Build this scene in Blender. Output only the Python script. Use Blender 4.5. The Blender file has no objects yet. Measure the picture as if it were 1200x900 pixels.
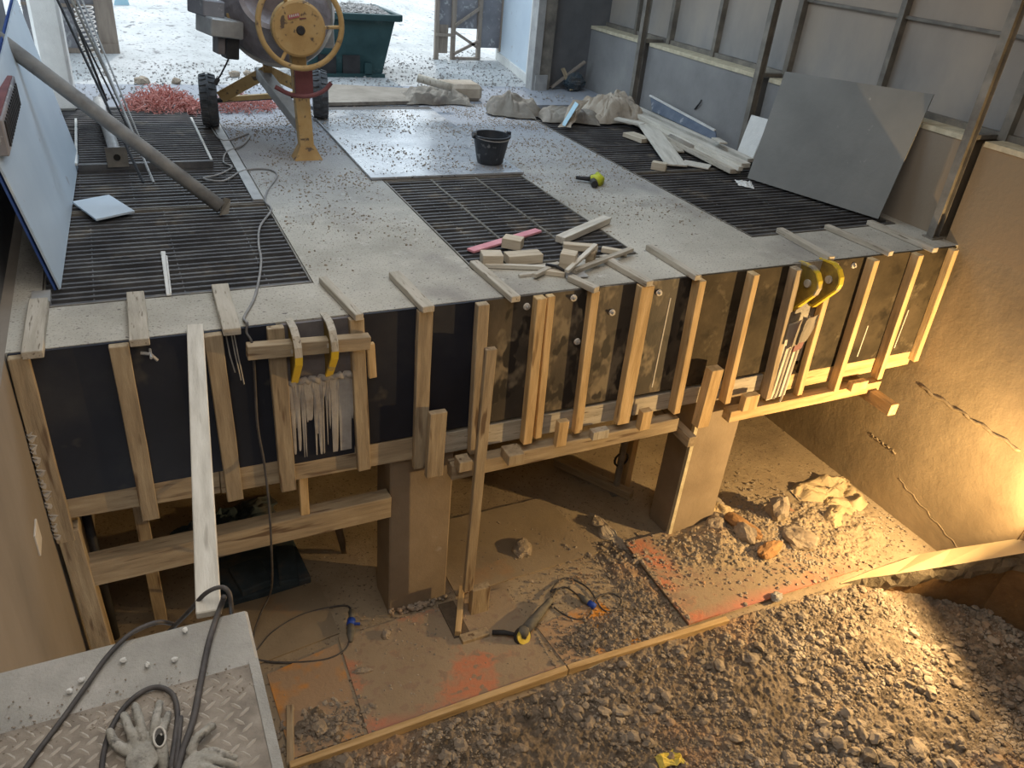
import bpy, bmesh, math, random
import numpy as np
from mathutils import Vector as V, Matrix, Euler, noise
random.seed(11); rng=np.random.default_rng(5)
SC=bpy.context.scene; COL=SC.collection
# ------------------------------------------------------------------ camera
F_PX,YAW,PIT,ROL=922.8,.49066,.53192,.10227
def basis():
    cy,sy=math.cos(YAW),math.sin(YAW);cp,sp=math.cos(PIT),math.sin(PIT)
    f=V((sy*cp,cy*cp,-sp));r=V((cy,-sy,0));u=r.cross(f);cr,sr=math.cos(ROL),math.sin(ROL)
    return cr*r+sr*u,-sr*r+cr*u,f
RR,UU,FF=basis(); CAM=V((0,0,2.2))
def at(px,py,ax='Z',val=0.):
    """photo pixel (1200x900) -> the point of the real surface (plane ax=val) seen there"""
    d=RR*(px-600)-UU*(py-450)+FF*F_PX;i='XYZ'.index(ax);return CAM+d*((val-CAM[i])/d[i])
cd=bpy.data.cameras.new('camera');cam=bpy.data.objects.new('camera',cd);COL.objects.link(cam)
cam.matrix_world=Matrix((( RR.x,UU.x,-FF.x,0),(RR.y,UU.y,-FF.y,0),(RR.z,UU.z,-FF.z,2.2),(0,0,0,1)))
cd.lens=F_PX*36/1200;cd.clip_start=.05;cd.clip_end=300;SC.camera=cam
PF=-2.85   # pit floor
YF=4.345   # face of the slab formwork
XL,XR=-.70,6.78
# ------------------------------------------------------------------ materials
def mat(name,cols,scale=4,detail=6,rough=.85,bump=.3,bscale=None,stretch=(1,1,1),metal=0,pos=None,speck=None,patch=None,rand=True,spec=.3,rvar=0,grad=None,vor=None):
    m=bpy.data.materials.new(name);m.use_nodes=True;nt=m.node_tree;N=nt.nodes;L=nt.links
    b=N['Principled BSDF'];b.inputs['Roughness'].default_value=rough;b.inputs['Metallic'].default_value=metal;b.inputs['Specular IOR Level'].default_value=spec
    tc=N.new('ShaderNodeTexCoord');mp=N.new('ShaderNodeMapping');mp.inputs['Scale'].default_value=stretch
    if rand:
        oi=N.new('ShaderNodeObjectInfo');ad=N.new('ShaderNodeVectorMath');ad.operation='ADD';sc=N.new('ShaderNodeVectorMath');sc.operation='SCALE';sc.inputs['Scale'].default_value=37
        cb=N.new('ShaderNodeCombineXYZ');
        for k in range(3):L.new(oi.outputs['Random'],cb.inputs[k])
        L.new(cb.outputs[0],sc.inputs[0]);L.new(tc.outputs['Object'],ad.inputs[0]);L.new(sc.outputs[0],ad.inputs[1]);L.new(ad.outputs[0],mp.inputs[0])
    else: L.new(tc.outputs['Object'],mp.inputs[0])
    def noi(s,d=6,r=.6,st=True):
        n=N.new('ShaderNodeTexNoise');n.inputs['Scale'].default_value=s;n.inputs['Detail'].default_value=d;n.inputs['Roughness'].default_value=r
        L.new(mp.outputs[0] if st else tc.outputs['Object'],n.inputs[0]);return n
    n=noi(scale,detail);r=N.new('ShaderNodeValToRGB');e=r.color_ramp.elements
    while len(e)<len(cols):e.new(.5)
    ps=pos or [.3+.4*i/(len(cols)-1) for i in range(len(cols))]
    for i,c in enumerate(cols):e[i].position=ps[i];e[i].color=(*c,1)
    L.new(n.outputs[0],r.inputs[0]);col=r.outputs[0]
    def ramp(src,a,bb):
        q=N.new('ShaderNodeMapRange');q.inputs[1].default_value=a;q.inputs[2].default_value=bb;L.new(src,q.inputs[0]);return q.outputs[0]
    def mix(c,fac,c2):
        x=N.new('ShaderNodeMix');x.data_type='RGBA';L.new(fac,x.inputs[0]);L.new(c,x.inputs[6])
        x.inputs[7].default_value=(*c2,1);return x.outputs[2]
    for p in (patch or []):   # (colour, scale, lo, hi)
        q=noi(p[1],4,.65);col=mix(col,ramp(q.outputs[0],p[2],p[3]),p[0])
    if speck:                 # (colour, scale, lo, hi)
        for s in (speck if isinstance(speck,list) else [speck]):
            q=noi(s[1],2,.5);col=mix(col,ramp(q.outputs[0],s[2],s[3]),s[0])
    if vor:                   # (colour dark gaps, scale)
        q=N.new('ShaderNodeTexVoronoi');q.inputs['Scale'].default_value=vor[1];L.new(mp.outputs[0],q.inputs[0]);col=mix(col,ramp(q.outputs[0],vor[2],vor[3]),vor[0])
    if grad:                  # (colour, axis, lo, hi)
        s=N.new('ShaderNodeSeparateXYZ');L.new(tc.outputs['Object'],s.inputs[0]);q=noi(1.3,4)
        a=N.new('ShaderNodeMath');a.operation='MULTIPLY_ADD';a.inputs[1].default_value=grad[4] if len(grad)>4 else .6;L.new(q.outputs[0],a.inputs[0]);L.new(s.outputs['XYZ'.index(grad[1])],a.inputs[2])
        col=mix(col,ramp(a.outputs[0],grad[2],grad[3]),grad[0])
    L.new(col,b.inputs['Base Color'])
    if bump:
        q=noi(bscale or scale*4,5,.7);bp=N.new('ShaderNodeBump');bp.inputs['Strength'].default_value=bump;bp.inputs['Distance'].default_value=.02
        L.new(q.outputs[0],bp.inputs['Height']);L.new(bp.outputs[0],b.inputs['Normal'])
    if rvar:
        q=noi(scale*.8,4);L.new(ramp(q.outputs[0],.35,.65),(w:=N.new('ShaderNodeMapRange')).inputs[0]);w.inputs[3].default_value=rough;w.inputs[4].default_value=rough-rvar;L.new(w.outputs[0],b.inputs['Roughness'])
    return m
M={}
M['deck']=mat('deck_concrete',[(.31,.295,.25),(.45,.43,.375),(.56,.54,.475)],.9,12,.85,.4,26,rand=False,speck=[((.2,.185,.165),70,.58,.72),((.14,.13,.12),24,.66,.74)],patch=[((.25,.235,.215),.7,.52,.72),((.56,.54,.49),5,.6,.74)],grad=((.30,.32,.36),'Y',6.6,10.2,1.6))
M['wet']=mat('wet_plate',[(.22,.24,.27),(.33,.35,.38),(.42,.44,.46)],3,8,.5,.25,16,speck=[((.06,.06,.06),26,.64,.69),((.6,.6,.6),22,.66,.72)],rvar=.36,spec=1.0)
_b=M['wet'].node_tree.nodes['Principled BSDF'];_b.inputs['Coat Weight'].default_value=.6;_b.inputs['Coat Roughness'].default_value=.18
M['pitwall']=mat('pit_wall_concrete',[(.20,.158,.105),(.27,.215,.143),(.34,.27,.18)],1.1,9,.6,.55,5,rand=False,patch=[((.19,.15,.1),.6,.55,.7)],spec=.35)
M['leftwall']=mat('left_wall_board',[(.19,.168,.14),(.245,.215,.18),(.29,.255,.215)],1.4,7,.8,.12,12,stretch=(1,1,.35),rand=False)
M['dwarf']=mat('wall_concrete',[(.20,.2,.2),(.25,.25,.25),(.31,.31,.3)],1.2,8,.85,.2,14,rand=False,grad=((.28,.215,.14),'Y',6.6,4.4,.3))  # brown towards the near end paints in the warm light there
M['ledge']=mat('ledge_dust',[(.45,.4,.28),(.68,.62,.46)],9,6,.9,.5,30,rand=False)
M['cladding']=mat('cladding_sheet',[(.19,.195,.2),(.28,.28,.275),(.38,.36,.33)],1.3,6,.55,.08,8,stretch=(1,1,.5),rand=False,grad=((.4,.31,.22),'Z',1.2,2.8,.8))  # tan towards the top paints warm light onto the sheets
M['floor']=mat('pit_floor_dirt',[(.25,.198,.138),(.335,.268,.185),(.42,.345,.245)],1.5,9,.9,.5,20,rand=False,speck=[((.16,.12,.09),38,.62,.7)],patch=[((.2,.15,.11),.9,.56,.7)])
M['redsheet']=mat('red_ply_dirty',[(.36,.285,.2),(.31,.24,.165)],2,8,.85,.4,24,patch=[((.52,.22,.13),1.5,.52,.6)],speck=[((.3,.22,.16),12,.56,.64)],grad=((.55,.17,.13),'Y',-.25,-.5,.35))
M['sheet']=mat('dusty_ply',[(.27,.215,.15),(.36,.29,.2)],1.8,8,.88,.3,22,patch=[((.42,.25,.13),1.1,.6,.72)])
M['gravel']=mat('gravel_bed',[(.1,.08,.06),(.22,.18,.138),(.36,.3,.235)],9,8,.95,1,34,rand=False,patch=[((.38,.26,.17),1.2,.52,.66)])
M['stone']=mat('stone',[(.2,.17,.135),(.31,.265,.215),(.45,.4,.335)],2.2,5,.92,.5,30,rand=False,patch=[((.42,.28,.18),1.2,.56,.68)])
M['stone2']=mat('pale_stone',[(.26,.25,.24),(.42,.41,.4)],5,6,.95,.6,30)
M['chunk']=mat('rubble_chunk',[(.27,.22,.17),(.4,.34,.27)],6,8,.95,.9,26)
M['rust']=mat('rust_rubble',[(.3,.17,.08),(.45,.26,.12)],6,8,.95,.8,26)
M['black_ply']=mat('black_film_ply',[(.008,.010,.018),(.014,.017,.028),(.035,.036,.042)],1.2,7,.55,.1,10,patch=[((.1,.088,.07),1.6,.64,.76)],spec=.35)
M['mud_ply']=mat('muddy_film_ply',[(.03,.027,.024),(.06,.05,.04),(.13,.105,.075)],1.7,9,.6,.15,12,stretch=(1,1,.6),patch=[((.2,.165,.115),3.2,.52,.6)],speck=((.025,.022,.02),9,.56,.62))
M['brown_ply']=mat('brown_dusty_ply',[(.03,.024,.016),(.058,.046,.03),(.09,.07,.046)],2.4,10,.75,.2,12,patch=[((.022,.018,.013),2.6,.54,.66),((.14,.115,.08),4,.6,.74)],spec=.12)
def wood(n,c,**k): return mat(n,c,7,7,k.pop('rough',.8),.3,18,stretch=(3,3,.35),**k)
M['w_new']=wood('new_timber',[(.40,.27,.13),(.55,.39,.2),(.66,.49,.28)],speck=((.3,.2,.1),5,.68,.72))
M['w_old']=wood('weathered_timber',[(.25,.195,.13),(.36,.285,.19),(.46,.375,.255)],speck=((.16,.11,.07),6,.63,.7))
M['w_cem']=wood('cement_timber',[(.33,.3,.245),(.45,.41,.34),(.53,.49,.42)],speck=((.2,.17,.13),20,.62,.7))
M['w_white']=wood('pale_timber',[(.46,.43,.37),(.6,.57,.5),(.7,.67,.6)],speck=((.36,.33,.28),8,.66,.76))
M['w_dark']=wood('dark_timber',[(.09,.07,.05),(.14,.11,.08)])
M['drip']=mat('cement_slurry',[(.27,.25,.23),(.38,.36,.34),(.46,.44,.41)],6,6,.75,.3,30)
M['bar']=mat('grating_steel',[(.06,.06,.065),(.1,.1,.105),(.17,.168,.165)],3,7,.55,.2,30,rand=False,metal=.2,patch=[((.27,.24,.2),2.2,.58,.72)])
M['frame']=mat('pale_steel',[(.3,.3,.3),(.45,.45,.44)],7,5,.5,.1,metal=.3)
M['post']=mat('steel_post',[(.13,.12,.108),(.2,.185,.16),(.29,.265,.225)],5,6,.6,.2,20,metal=.2)
M['dark']=mat('dark_steel',[(.02,.02,.022),(.045,.045,.048)],6,4,.5,.1)
M['void']=mat('void_shade',[(.012,.011,.01),(.03,.027,.023)],3,4,.95,0,rand=False)  # near-black colour paints in the darkness inside channels and openings
M['rubber']=mat('black_rubber',[(.02,.02,.022),(.05,.05,.055)],9,4,.7,.2,rough_=0) if False else mat('black_rubber',[(.02,.02,.022),(.05,.05,.055)],9,4,.65,.15)
M['dustrub']=mat('dusty_rubber',[(.05,.055,.06),(.13,.13,.135)],11,6,.85,.3)
M['cable_grey']=mat('dusty_cable',[(.2,.2,.2),(.33,.32,.31)],9,4,.6,.1)
M['cable_black']=mat('dark_cable',[(.045,.043,.045),(.11,.1,.095)],12,4,.6,.1)
M['yellow']=mat('mixer_yellow',[(.4,.25,.1),(.5,.33,.14),(.54,.39,.2)],4,7,.6,.15,20,speck=((.14,.1,.07),14,.62,.7))
M['yellow2']=mat('bright_yellow_steel',[(.6,.42,.03),(.75,.55,.05)],5,6,.5,.1,speck=((.3,.26,.2),9,.56,.66))
M['greyd']=mat('mixer_drum_grey',[(.17,.15,.16),(.27,.24,.25),(.38,.35,.35)],4,7,.7,.3,20)
M['maroon']=mat('maroon_steel',[(.14,.05,.055),(.22,.08,.08)],6,5,.6,.1)
M['red']=mat('faded_red',[(.42,.09,.1),(.5,.2,.22)],8,5,.7,.1)
M['green']=mat('bin_green',[(.015,.045,.05),(.035,.08,.085)],3,6,.55,.1,patch=[((.1,.15,.15),3,.6,.75)])
M['bluewhite']=mat('white_panel',[(.47,.56,.65),(.57,.66,.74)],1.2,5,.45,.05,speck=((.4,.42,.45),7,.7,.75))
M['blue']=mat('blue_edge',[(.03,.07,.25),(.06,.12,.35)],5,4,.5,.1)
M['bluepanel']=mat('slate_blue_panel',[(.085,.11,.16),(.15,.18,.23)],6,6,.7,.2,speck=((.3,.32,.35),10,.66,.74))
M['greypanel']=mat('grey_board',[(.19,.195,.19),(.225,.23,.222),(.26,.262,.25)],1.3,8,.95,.15,14,patch=[((.38,.38,.35),5,.68,.74)])
M['pale']=mat('pale_block',[(.6,.6,.58),(.75,.75,.72)],5,5,.85,.3)
M['paper']=mat('brown_paper',[(.3,.25,.19),(.42,.36,.29),(.5,.45,.37)],3,6,.85,.5,10,patch=[((.16,.14,.12),2,.6,.72)])
M['paper2']=mat('grey_paper',[(.2,.18,.15),(.32,.29,.25)],3,6,.85,.5,10,patch=[((.12,.1,.09),2,.56,.7)])
M['polegrey']=mat('pole_grey',[(.15,.145,.14),(.23,.225,.215),(.3,.285,.26)],6,7,.7,.2,20)
M['lugplate']=mat('dirty_yellow_plate',[(.10,.07,.025),(.22,.15,.03),(.34,.24,.04)],7,6,.6,.2)
M['stain']=mat('orange_stained_ply',[(.36,.25,.16),(.4,.28,.18)],2,8,.85,.4,24,patch=[((.6,.26,.05),1.6,.5,.6)])
M['drumplate']=mat('lilac_grey_plate',[(.12,.11,.115),(.2,.185,.19)],5,6,.6,.2)
M['pillar']=mat('pillar_concrete',[(.2,.155,.11),(.27,.215,.155),(.33,.265,.195)],1.6,9,.8,.3,14,patch=[((.38,.36,.34),2.2,.66,.74)])
M['tarp']=mat('tan_sacking',[(.42,.33,.2),(.56,.45,.29)],4,6,.8,.5,14)
M['bucket']=mat('bucket_black',[(.02,.024,.03),(.05,.055,.065)],7,6,.5,.1,speck=((.18,.19,.2),12,.64,.72))
M['lime']=mat('lime_plastic',[(.42,.46,.02),(.55,.58,.06)],6,4,.45,.05)
M['cyan']=mat('pale_blue_plastic',[(.3,.5,.6),(.4,.6,.7)],6,4,.5,.05)
M['bluepl']=mat('blue_plastic',[(.02,.06,.35),(.03,.09,.5)],6,4,.45,.05)
M['glove']=mat('dusty_glove',[(.27,.26,.23),(.4,.385,.34),(.5,.48,.44)],22,6,.9,.5,120,patch=[((.12,.115,.11),14,.58,.68)])
M['check']=mat('checker_plate',[(.16,.135,.11),(.25,.215,.175),(.34,.3,.25)],14,7,.65,.2,40,rand=False,spec=.4)
M['plat']=mat('platform_concrete',[(.28,.27,.25),(.36,.35,.32),(.45,.43,.4)],4,8,.85,.5,34,rand=False)
M['checkhi']=mat('checker_lugs',[(.36,.32,.27),(.5,.455,.4)],9,6,.6,.1,rand=False)  # lighter than the plate, painting highlights onto the raised lugs
M['pink']=mat('pink_lath',[(.62,.25,.3),(.75,.38,.42)],6,5,.7,.1)
M['block']=wood('offcut_timber',[(.42,.35,.26),(.56,.49,.38),(.62,.56,.46)])
M['bgwhite']=mat('outdoor_ground',[(.35,.36,.36),(.46,.47,.47),(.56,.56,.56)],1.1,9,.95,.8,9,rand=False,speck=[((.2,.2,.2),7,.62,.7),((.22,.22,.22),22,.62,.68)])
M['outwall']=mat('outdoor_wall',[(.6,.56,.52),(.7,.67,.64)],1.5,6,.9,.1,rand=False)
M['doorgrey']=mat('door_sheet_grey',[(.18,.18,.2),(.27,.27,.29)],3,6,.7,.1,patch=[((.4,.41,.42),8,.56,.64)])
M['timberlat']=wood('lattice_timber',[(.22,.18,.15),(.33,.28,.23)])
M['darkwall']=mat('dark_recess',[(.11,.115,.12),(.17,.17,.18)],2,6,.8,.1,rand=False)
M['roof']=mat('roof_sheet',[(.3,.3,.3),(.4,.4,.4)],2,4,.8,0,rand=False)
M['redmesh']=mat('red_netting',[(.5,.17,.14),(.62,.33,.29)],9,3,.7,0)
M['soil']=mat('orange_soil',[(.1,.06,.03),(.17,.1,.045),(.22,.14,.07)],3,8,.95,.9,16,rand=False)
M['curbtop']=mat('lit_curb_top',[(.55,.45,.28),(.64,.53,.34)],2,6,.8,.1,rand=False)  # pale yellow puts the lamplight on the curb top into its colour
M['curbface']=mat('broken_concrete',[(.12,.1,.075),(.2,.17,.125),(.4,.35,.27)],6,8,.95,1,20,pos=[.3,.6,.8],rand=False)
M['bluedark']=mat('blue_black_debris',[(.02,.035,.05),(.05,.075,.095),(.13,.12,.11)],3,8,.8,.3)
M['rim']=mat('pale_rim',[(.55,.52,.47),(.65,.62,.57)],9,3,.8,.05)
M['toolgrey']=mat('tool_grey',[(.09,.09,.085),(.19,.18,.155)],14,5,.7,.1)
M['disc']=mat('yellow_disc',[(.6,.46,.06),(.75,.62,.15)],14,4,.7,.1)
# ------------------------------------------------------------------ mesh builder
class MB:
    def __init__(s): s.v=[];s.f=[];s.fm=[];s.mi=0
    def add(s,vs,fs):
        o=len(s.v);s.v+= [tuple(x) for x in vs];s.f+=[tuple(i+o for i in f) for f in fs];s.fm+=[s.mi]*len(fs);return s
    def box(s,a,b,rot=None,piv=None):
        x0,y0,z0=a;x1,y1,z1=b
        vs=[V(p) for p in ((x0,y0,z0),(x1,y0,z0),(x1,y1,z0),(x0,y1,z0),(x0,y0,z1),(x1,y0,z1),(x1,y1,z1),(x0,y1,z1))]
        if rot:
            R=Euler(rot).to_matrix();p=V(piv) if piv else (V(a)+V(b))/2;vs=[R@(q-p)+p for q in vs]
        return s.add(vs,((0,3,2,1),(4,5,6,7),(0,1,5,4),(1,2,6,5),(2,3,7,6),(3,0,4,7)))
    def bar(s,p0,p1,w,t,up=(0,0,1)):
        p0=V(p0);p1=V(p1);d=(p1-p0).normalized();u=V(up);sd=d.cross(u)
        if sd.length<1e-4: sd=d.cross(V((1,0,0)))
        sd.normalize();u=sd.cross(d);vs=[]
        for p in (p0,p1):
            for a,b in ((-1,-1),(1,-1),(1,1),(-1,1)):vs.append(p+sd*a*w/2+u*b*t/2)
        return s.add(vs,((0,1,2,3),(7,6,5,4),(0,4,5,1),(1,5,6,2),(2,6,7,3),(3,7,4,0)))
    def tube(s,pts,r,n=8,cap=True,rs=None):
        pts=[V(p) for p in pts];vs=[];fs=[];prev=None
        for i,p in enumerate(pts):
            d=(pts[min(i+1,len(pts)-1)]-pts[max(i-1,0)]).normalized()
            if prev is None:
                a=d.cross(V((0,0,1)));a=a if a.length>.1 else d.cross(V((1,0,0)))
            else: a=prev-d*prev.dot(d)
            a.normalize();prev=a;b=d.cross(a);rr=rs[i] if rs else r
            for k in range(n):
                t=2*math.pi*k/n;vs.append(p+(a*math.cos(t)+b*math.sin(t))*rr)
        for i in range(len(pts)-1):
            for k in range(n):
                q=(k+1)%n;fs.append((i*n+k,i*n+q,(i+1)*n+q,(i+1)*n+k))
        if cap: fs+= [tuple(range(n))[::-1],tuple((len(pts)-1)*n+k for k in range(n))]
        return s.add(vs,fs)
    def lathe(s,prof,c=(0,0,0),axis='Z',n=24):
        c=V(c);vs=[];fs=[]
        for r,h in prof:
            for k in range(n):
                t=2*math.pi*k/n;x,y=r*math.cos(t),r*math.sin(t)
                vs.append(c+(V((x,y,h)) if axis=='Z' else V((x,h,y)) if axis=='Y' else V((h,x,y))))
        for i in range(len(prof)-1):
            for k in range(n):
                q=(k+1)%n;fs.append((i*n+k,i*n+q,(i+1)*n+q,(i+1)*n+k))
        if prof[0][0]>1e-4:fs.append(tuple(range(n))[::-1])
        if prof[-1][0]>1e-4:fs.append(tuple((len(prof)-1)*n+k for k in range(n)))
        return s.add(vs,fs)
    def prism(s,poly,axis,a,b):
        """poly: list of 2D points in the plane perpendicular to axis"""
        n=len(poly);g=lambda p,h:{'X':(h,p[0],p[1]),'Y':(p[0],h,p[1]),'Z':(p[0],p[1],h)}[axis]
        vs=[g(p,a) for p in poly]+[g(p,b) for p in poly]
        return s.add(vs,[tuple(range(n))[::-1],tuple(range(n,2*n))]+[(i,(i+1)%n,(i+1)%n+n,i+n) for i in range(n)])
    def slab(s,quad,t):
        """flat sheet through four 3D corners with thickness t downward along its normal"""
        q=[V(p) for p in quad];nn=(q[1]-q[0]).cross(q[3]-q[0]).normalized()
        return s.add(q+[p-nn*t for p in q],((0,1,2,3),(7,6,5,4),(0,4,5,1),(1,5,6,2),(2,6,7,3),(3,7,4,0)))
    def build(s,name,m,parent=None,label=None,cat=None,group=None,kind=None,bev=0,smooth=False,org=None,sub=0,fixn=True):
        me=bpy.data.meshes.new(name)
        vs=s.v
        if org is not None: vs=[(x-org[0],y-org[1],z-org[2]) for x,y,z in vs]
        me.from_pydata(vs,[],s.f)
        if fixn:
            b=bmesh.new();b.from_mesh(me);bmesh.ops.recalc_face_normals(b,faces=b.faces);b.to_mesh(me);b.free()
        ms=m if isinstance(m,(list,tuple)) else [m]
        for q in ms: me.materials.append(M[q])
        if len(ms)>1:me.polygons.foreach_set('material_index',s.fm)
        if smooth:me.polygons.foreach_set('use_smooth',[True]*len(me.polygons))
        o=bpy.data.objects.new(name,me);COL.objects.link(o)
        if parent is not None:
            o.parent=parent
        w=V((0,0,0));q=parent
        while q is not None:w=w+V(q.location);q=q.parent
        o.location=(V(org) if org is not None else V((0,0,0)))-w
        if bev:
            q=o.modifiers.new('bevel','BEVEL');q.width=bev;q.segments=1;q.limit_method='ANGLE'
        if sub:
            q=o.modifiers.new('sub','SUBSURF');q.levels=sub;q.render_levels=sub
        tag(o,label,cat,group,kind);return o
def tag(o,label=None,cat=None,group=None,kind=None):
    if label:o['label']=label
    if cat:o['category']=cat
    if group:o['group']=group
    if kind:o['kind']=kind
    return o
def empty(name,loc,label,cat,group=None):
    o=bpy.data.objects.new(name,None);COL.objects.link(o);o.location=loc;o.empty_display_size=.1;return tag(o,label,cat,group)
def timber(name,p0,p1,w,t,m,label,cat='timber',group=None,up=(0,0,1),bev=.004,parent=None,warp=0):
    """sawn timber with its length along local Z so the grain runs along it"""
    p0=V(p0);p1=V(p1);d=p1-p0;L=d.length;d.normalize();u=V(up);sd=u.cross(d)
    if sd.length<1e-3:sd=V((1,0,0)).cross(d)
    sd.normalize();u=d.cross(sd)
    mb=MB();n=5 if warp else 1
    vs=[];ph=random.random()*6
    for i in range(n+1):
        z=L*i/n
        for a,b in ((-1,-1),(1,-1),(1,1),(-1,1)):vs.append((a*w/2*(1+warp*.5*math.sin(ph+i*2.1))+warp*w*.2*math.sin(ph+i),b*t/2+warp*t*.15*math.sin(ph*2+i*1.3),z))
    fs=[(0,3,2,1),tuple(4*n+k for k in (0,1,2,3))]
    for i in range(n):
        for k in range(4):q=(k+1)%4;fs.append((4*i+k,4*i+q,4*i+4+q,4*i+4+k))
    mb.add(vs,fs)
    o=mb.build(name,m,bev=bev);R=Matrix((sd,u,d)).transposed().to_4x4();R.translation=p0
    if parent is not None:
        o.parent=parent;o.matrix_world=R;o.matrix_local=parent.matrix_basis.inverted()@R
    else:o.matrix_world=R
    return tag(o,label,cat,group)
ICO=None
def ico(sub=0):
    b=bmesh.new();bmesh.ops.create_icosphere(b,subdivisions=sub+1,radius=1);v=np.array([x.co[:] for x in b.verts]);f=np.array([[q.index for q in p.verts] for p in b.faces]);b.free();return v,f
IV,IF=ico(0);IV2,IF2=ico(1);IV3,IF3=ico(2)
def stones(name,pts,sizes,m,label,cat,zoff=.3,kind='stuff',big=.03):
    vs=[];fs=[];o=0
    for p,s in zip(pts,sizes):
        iv,iff=(IV2,IF2) if s>big else (IV,IF)
        a=iv*(1+rng.uniform(-.28,.28,(len(iv),1)));a=a*np.array([1,rng.uniform(.6,1),rng.uniform(.45,.8)])*s
        th=rng.uniform(0,6.28);c,sn=math.cos(th),math.sin(th);tl=rng.uniform(-.5,.5)
        R=np.array([[c,-sn,0],[sn,c,0],[0,0,1]])@np.array([[1,0,0],[0,math.cos(tl),-math.sin(tl)],[0,math.sin(tl),math.cos(tl)]])
        vs.append(a@R.T+np.array(p)+np.array([0,0,s*zoff]));fs.append(iff+o);o+=len(iv)
    me=bpy.data.meshes.new(name);me.from_pydata(np.concatenate(vs).tolist(),[],np.concatenate(fs).tolist());me.materials.append(M[m])
    ob=bpy.data.objects.new(name,me);COL.objects.link(ob);return tag(ob,label,cat,None,kind)
def rock(name,loc,size,m,label,cat='rock',seed=0,group=None,amp=.35):
    mb=MB();vs=[]
    for v in IV3:
        q=V(v);k=1+amp*(noise.noise(q*1.3+V((seed*7,0,0)))+.5*noise.noise(q*3+V((seed,3,0))))
        vs.append((q.x*k*size[0],q.y*k*size[1],q.z*k*size[2]))
    mb.add(vs,[tuple(int(i) for i in f) for f in IF3]);o=mb.build(name,m,label=label,cat=cat,group=group)
    o.location=loc;o.rotation_euler=(0,0,seed*1.7);return o
def cloth(name,quad,amp,freq,m,label,cat,n=26,seed=0,thick=.003,dome=0,parent=None,base=None):
    """crumpled sheet / sack between four corners"""
    q=[V(p) for p in quad];vs=[];fs=[]
    for i in range(n+1):
        for j in range(n+1):
            u,v=i/n,j/n;p=(q[0]*(1-u)+q[1]*u)*(1-v)+(q[3]*(1-u)+q[2]*u)*v
            s=V((p.x*freq,p.y*freq,seed*3.1));h=abs(noise.noise(s))*1.5+abs(noise.noise(s*2.3))*.7+abs(noise.noise(s*5))*.3
            e=min(1,6*min(u,1-u,v,1-v)+.15)
            d=dome*math.sin(math.pi*u)**.6*math.sin(math.pi*v)**.6 if dome else 0
            w=V((noise.noise(s*1.4+V((9,0,0))),noise.noise(s*1.4+V((0,9,0))),0))*amp*.9
            vs.append(p+w+V((0,0,h*amp*e+d+.004)))
    for i in range(n):
        for j in range(n):a=i*(n+1)+j;fs.append((a,a+n+1,a+n+2,a+1))
    mb=MB().add(vs,fs);o=mb.build(name,m,label=label,cat=cat,fixn=False,parent=parent)
    s=o.modifiers.new('solid','SOLIDIFY');s.thickness=thick;return o
def sack(name,c,size,rz,m,label,seed=0,amp=.28):
    mb=MB();b=bmesh.new();bmesh.ops.create_cube(b,size=2);bmesh.ops.subdivide_edges(b,edges=b.edges,cuts=13,use_grid_fill=True);vs=[]
    for v in b.verts:
        q=v.co.copy();r=q.length;q=q*(.55+.45*(1.0/max(abs(q.x),abs(q.y),abs(q.z))*1.0)) if 0 else q
        sx=1-.25*abs(q.z)**2;k=V((q.x*sx,q.y*(1-.35*abs(q.x)**3)*sx,q.z*(1-.55*abs(q.x)**4)*(1-.35*q.y**2)))
        nn=abs(noise.noise(q*1.6+V((seed*5,0,0))))*1.2+abs(noise.noise(q*3.8+V((seed,4,0))))*.7
        k=k*(1-amp*nn);vs.append((k.x*size[0],k.y*size[1],(k.z+.75)*size[2]))
    fs=[tuple(x.index for x in f.verts) for f in b.faces];b.free()
    mb.add(vs,fs);o=mb.build(name,m,label=label,cat='sack');o.location=c;o.rotation_euler=(0,0,rz);return o
def smoothpts(p,k=5):
    p=[V(q) for q in p];out=[]
    for i in range(len(p)-1):
        a=p[max(i-1,0)];b=p[i];c=p[i+1];d=p[min(i+2,len(p)-1)]
        for j in range(k):
            t=j/k;out.append(.5*((2*b)+(c-a)*t+(2*a-5*b+4*c-d)*t*t+(3*b-a-3*c+d)*t**3))
    out.append(p[-1]);return out
# ================================================================== SETTING
def box_s(name,a,b,m,**k): return MB().box(a,b).build(name,m,kind='structure',**k)
# pit
box_s('floor',(-.9,3.33,PF-.2),(7.0,9.2,PF),'floor')
MB().box((XL-.2,-3,-3.3),(XL,12.0,0.0)).build('wall_left',['leftwall'],kind='structure')
MB().box((XR,-3,-3.6),(XR+.3,11.35,0.0)).build('wall_right',['pitwall'],kind='structure')
box_s('wall_back_pit',(-.9,8.6,PF),(7,8.8,-1.2),'pitwall')
# dwarf wall and cladding above deck on the right
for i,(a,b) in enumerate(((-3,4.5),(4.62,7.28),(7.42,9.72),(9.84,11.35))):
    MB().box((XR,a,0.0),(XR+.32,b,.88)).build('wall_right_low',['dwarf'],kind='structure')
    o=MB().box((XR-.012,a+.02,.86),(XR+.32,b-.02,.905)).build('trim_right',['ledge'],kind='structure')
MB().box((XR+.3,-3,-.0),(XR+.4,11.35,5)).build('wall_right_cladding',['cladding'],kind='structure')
box_s('wall_left_upper',(XL-.22,-3,0),(XL-.06,9.2,5),'darkwall')
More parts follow.
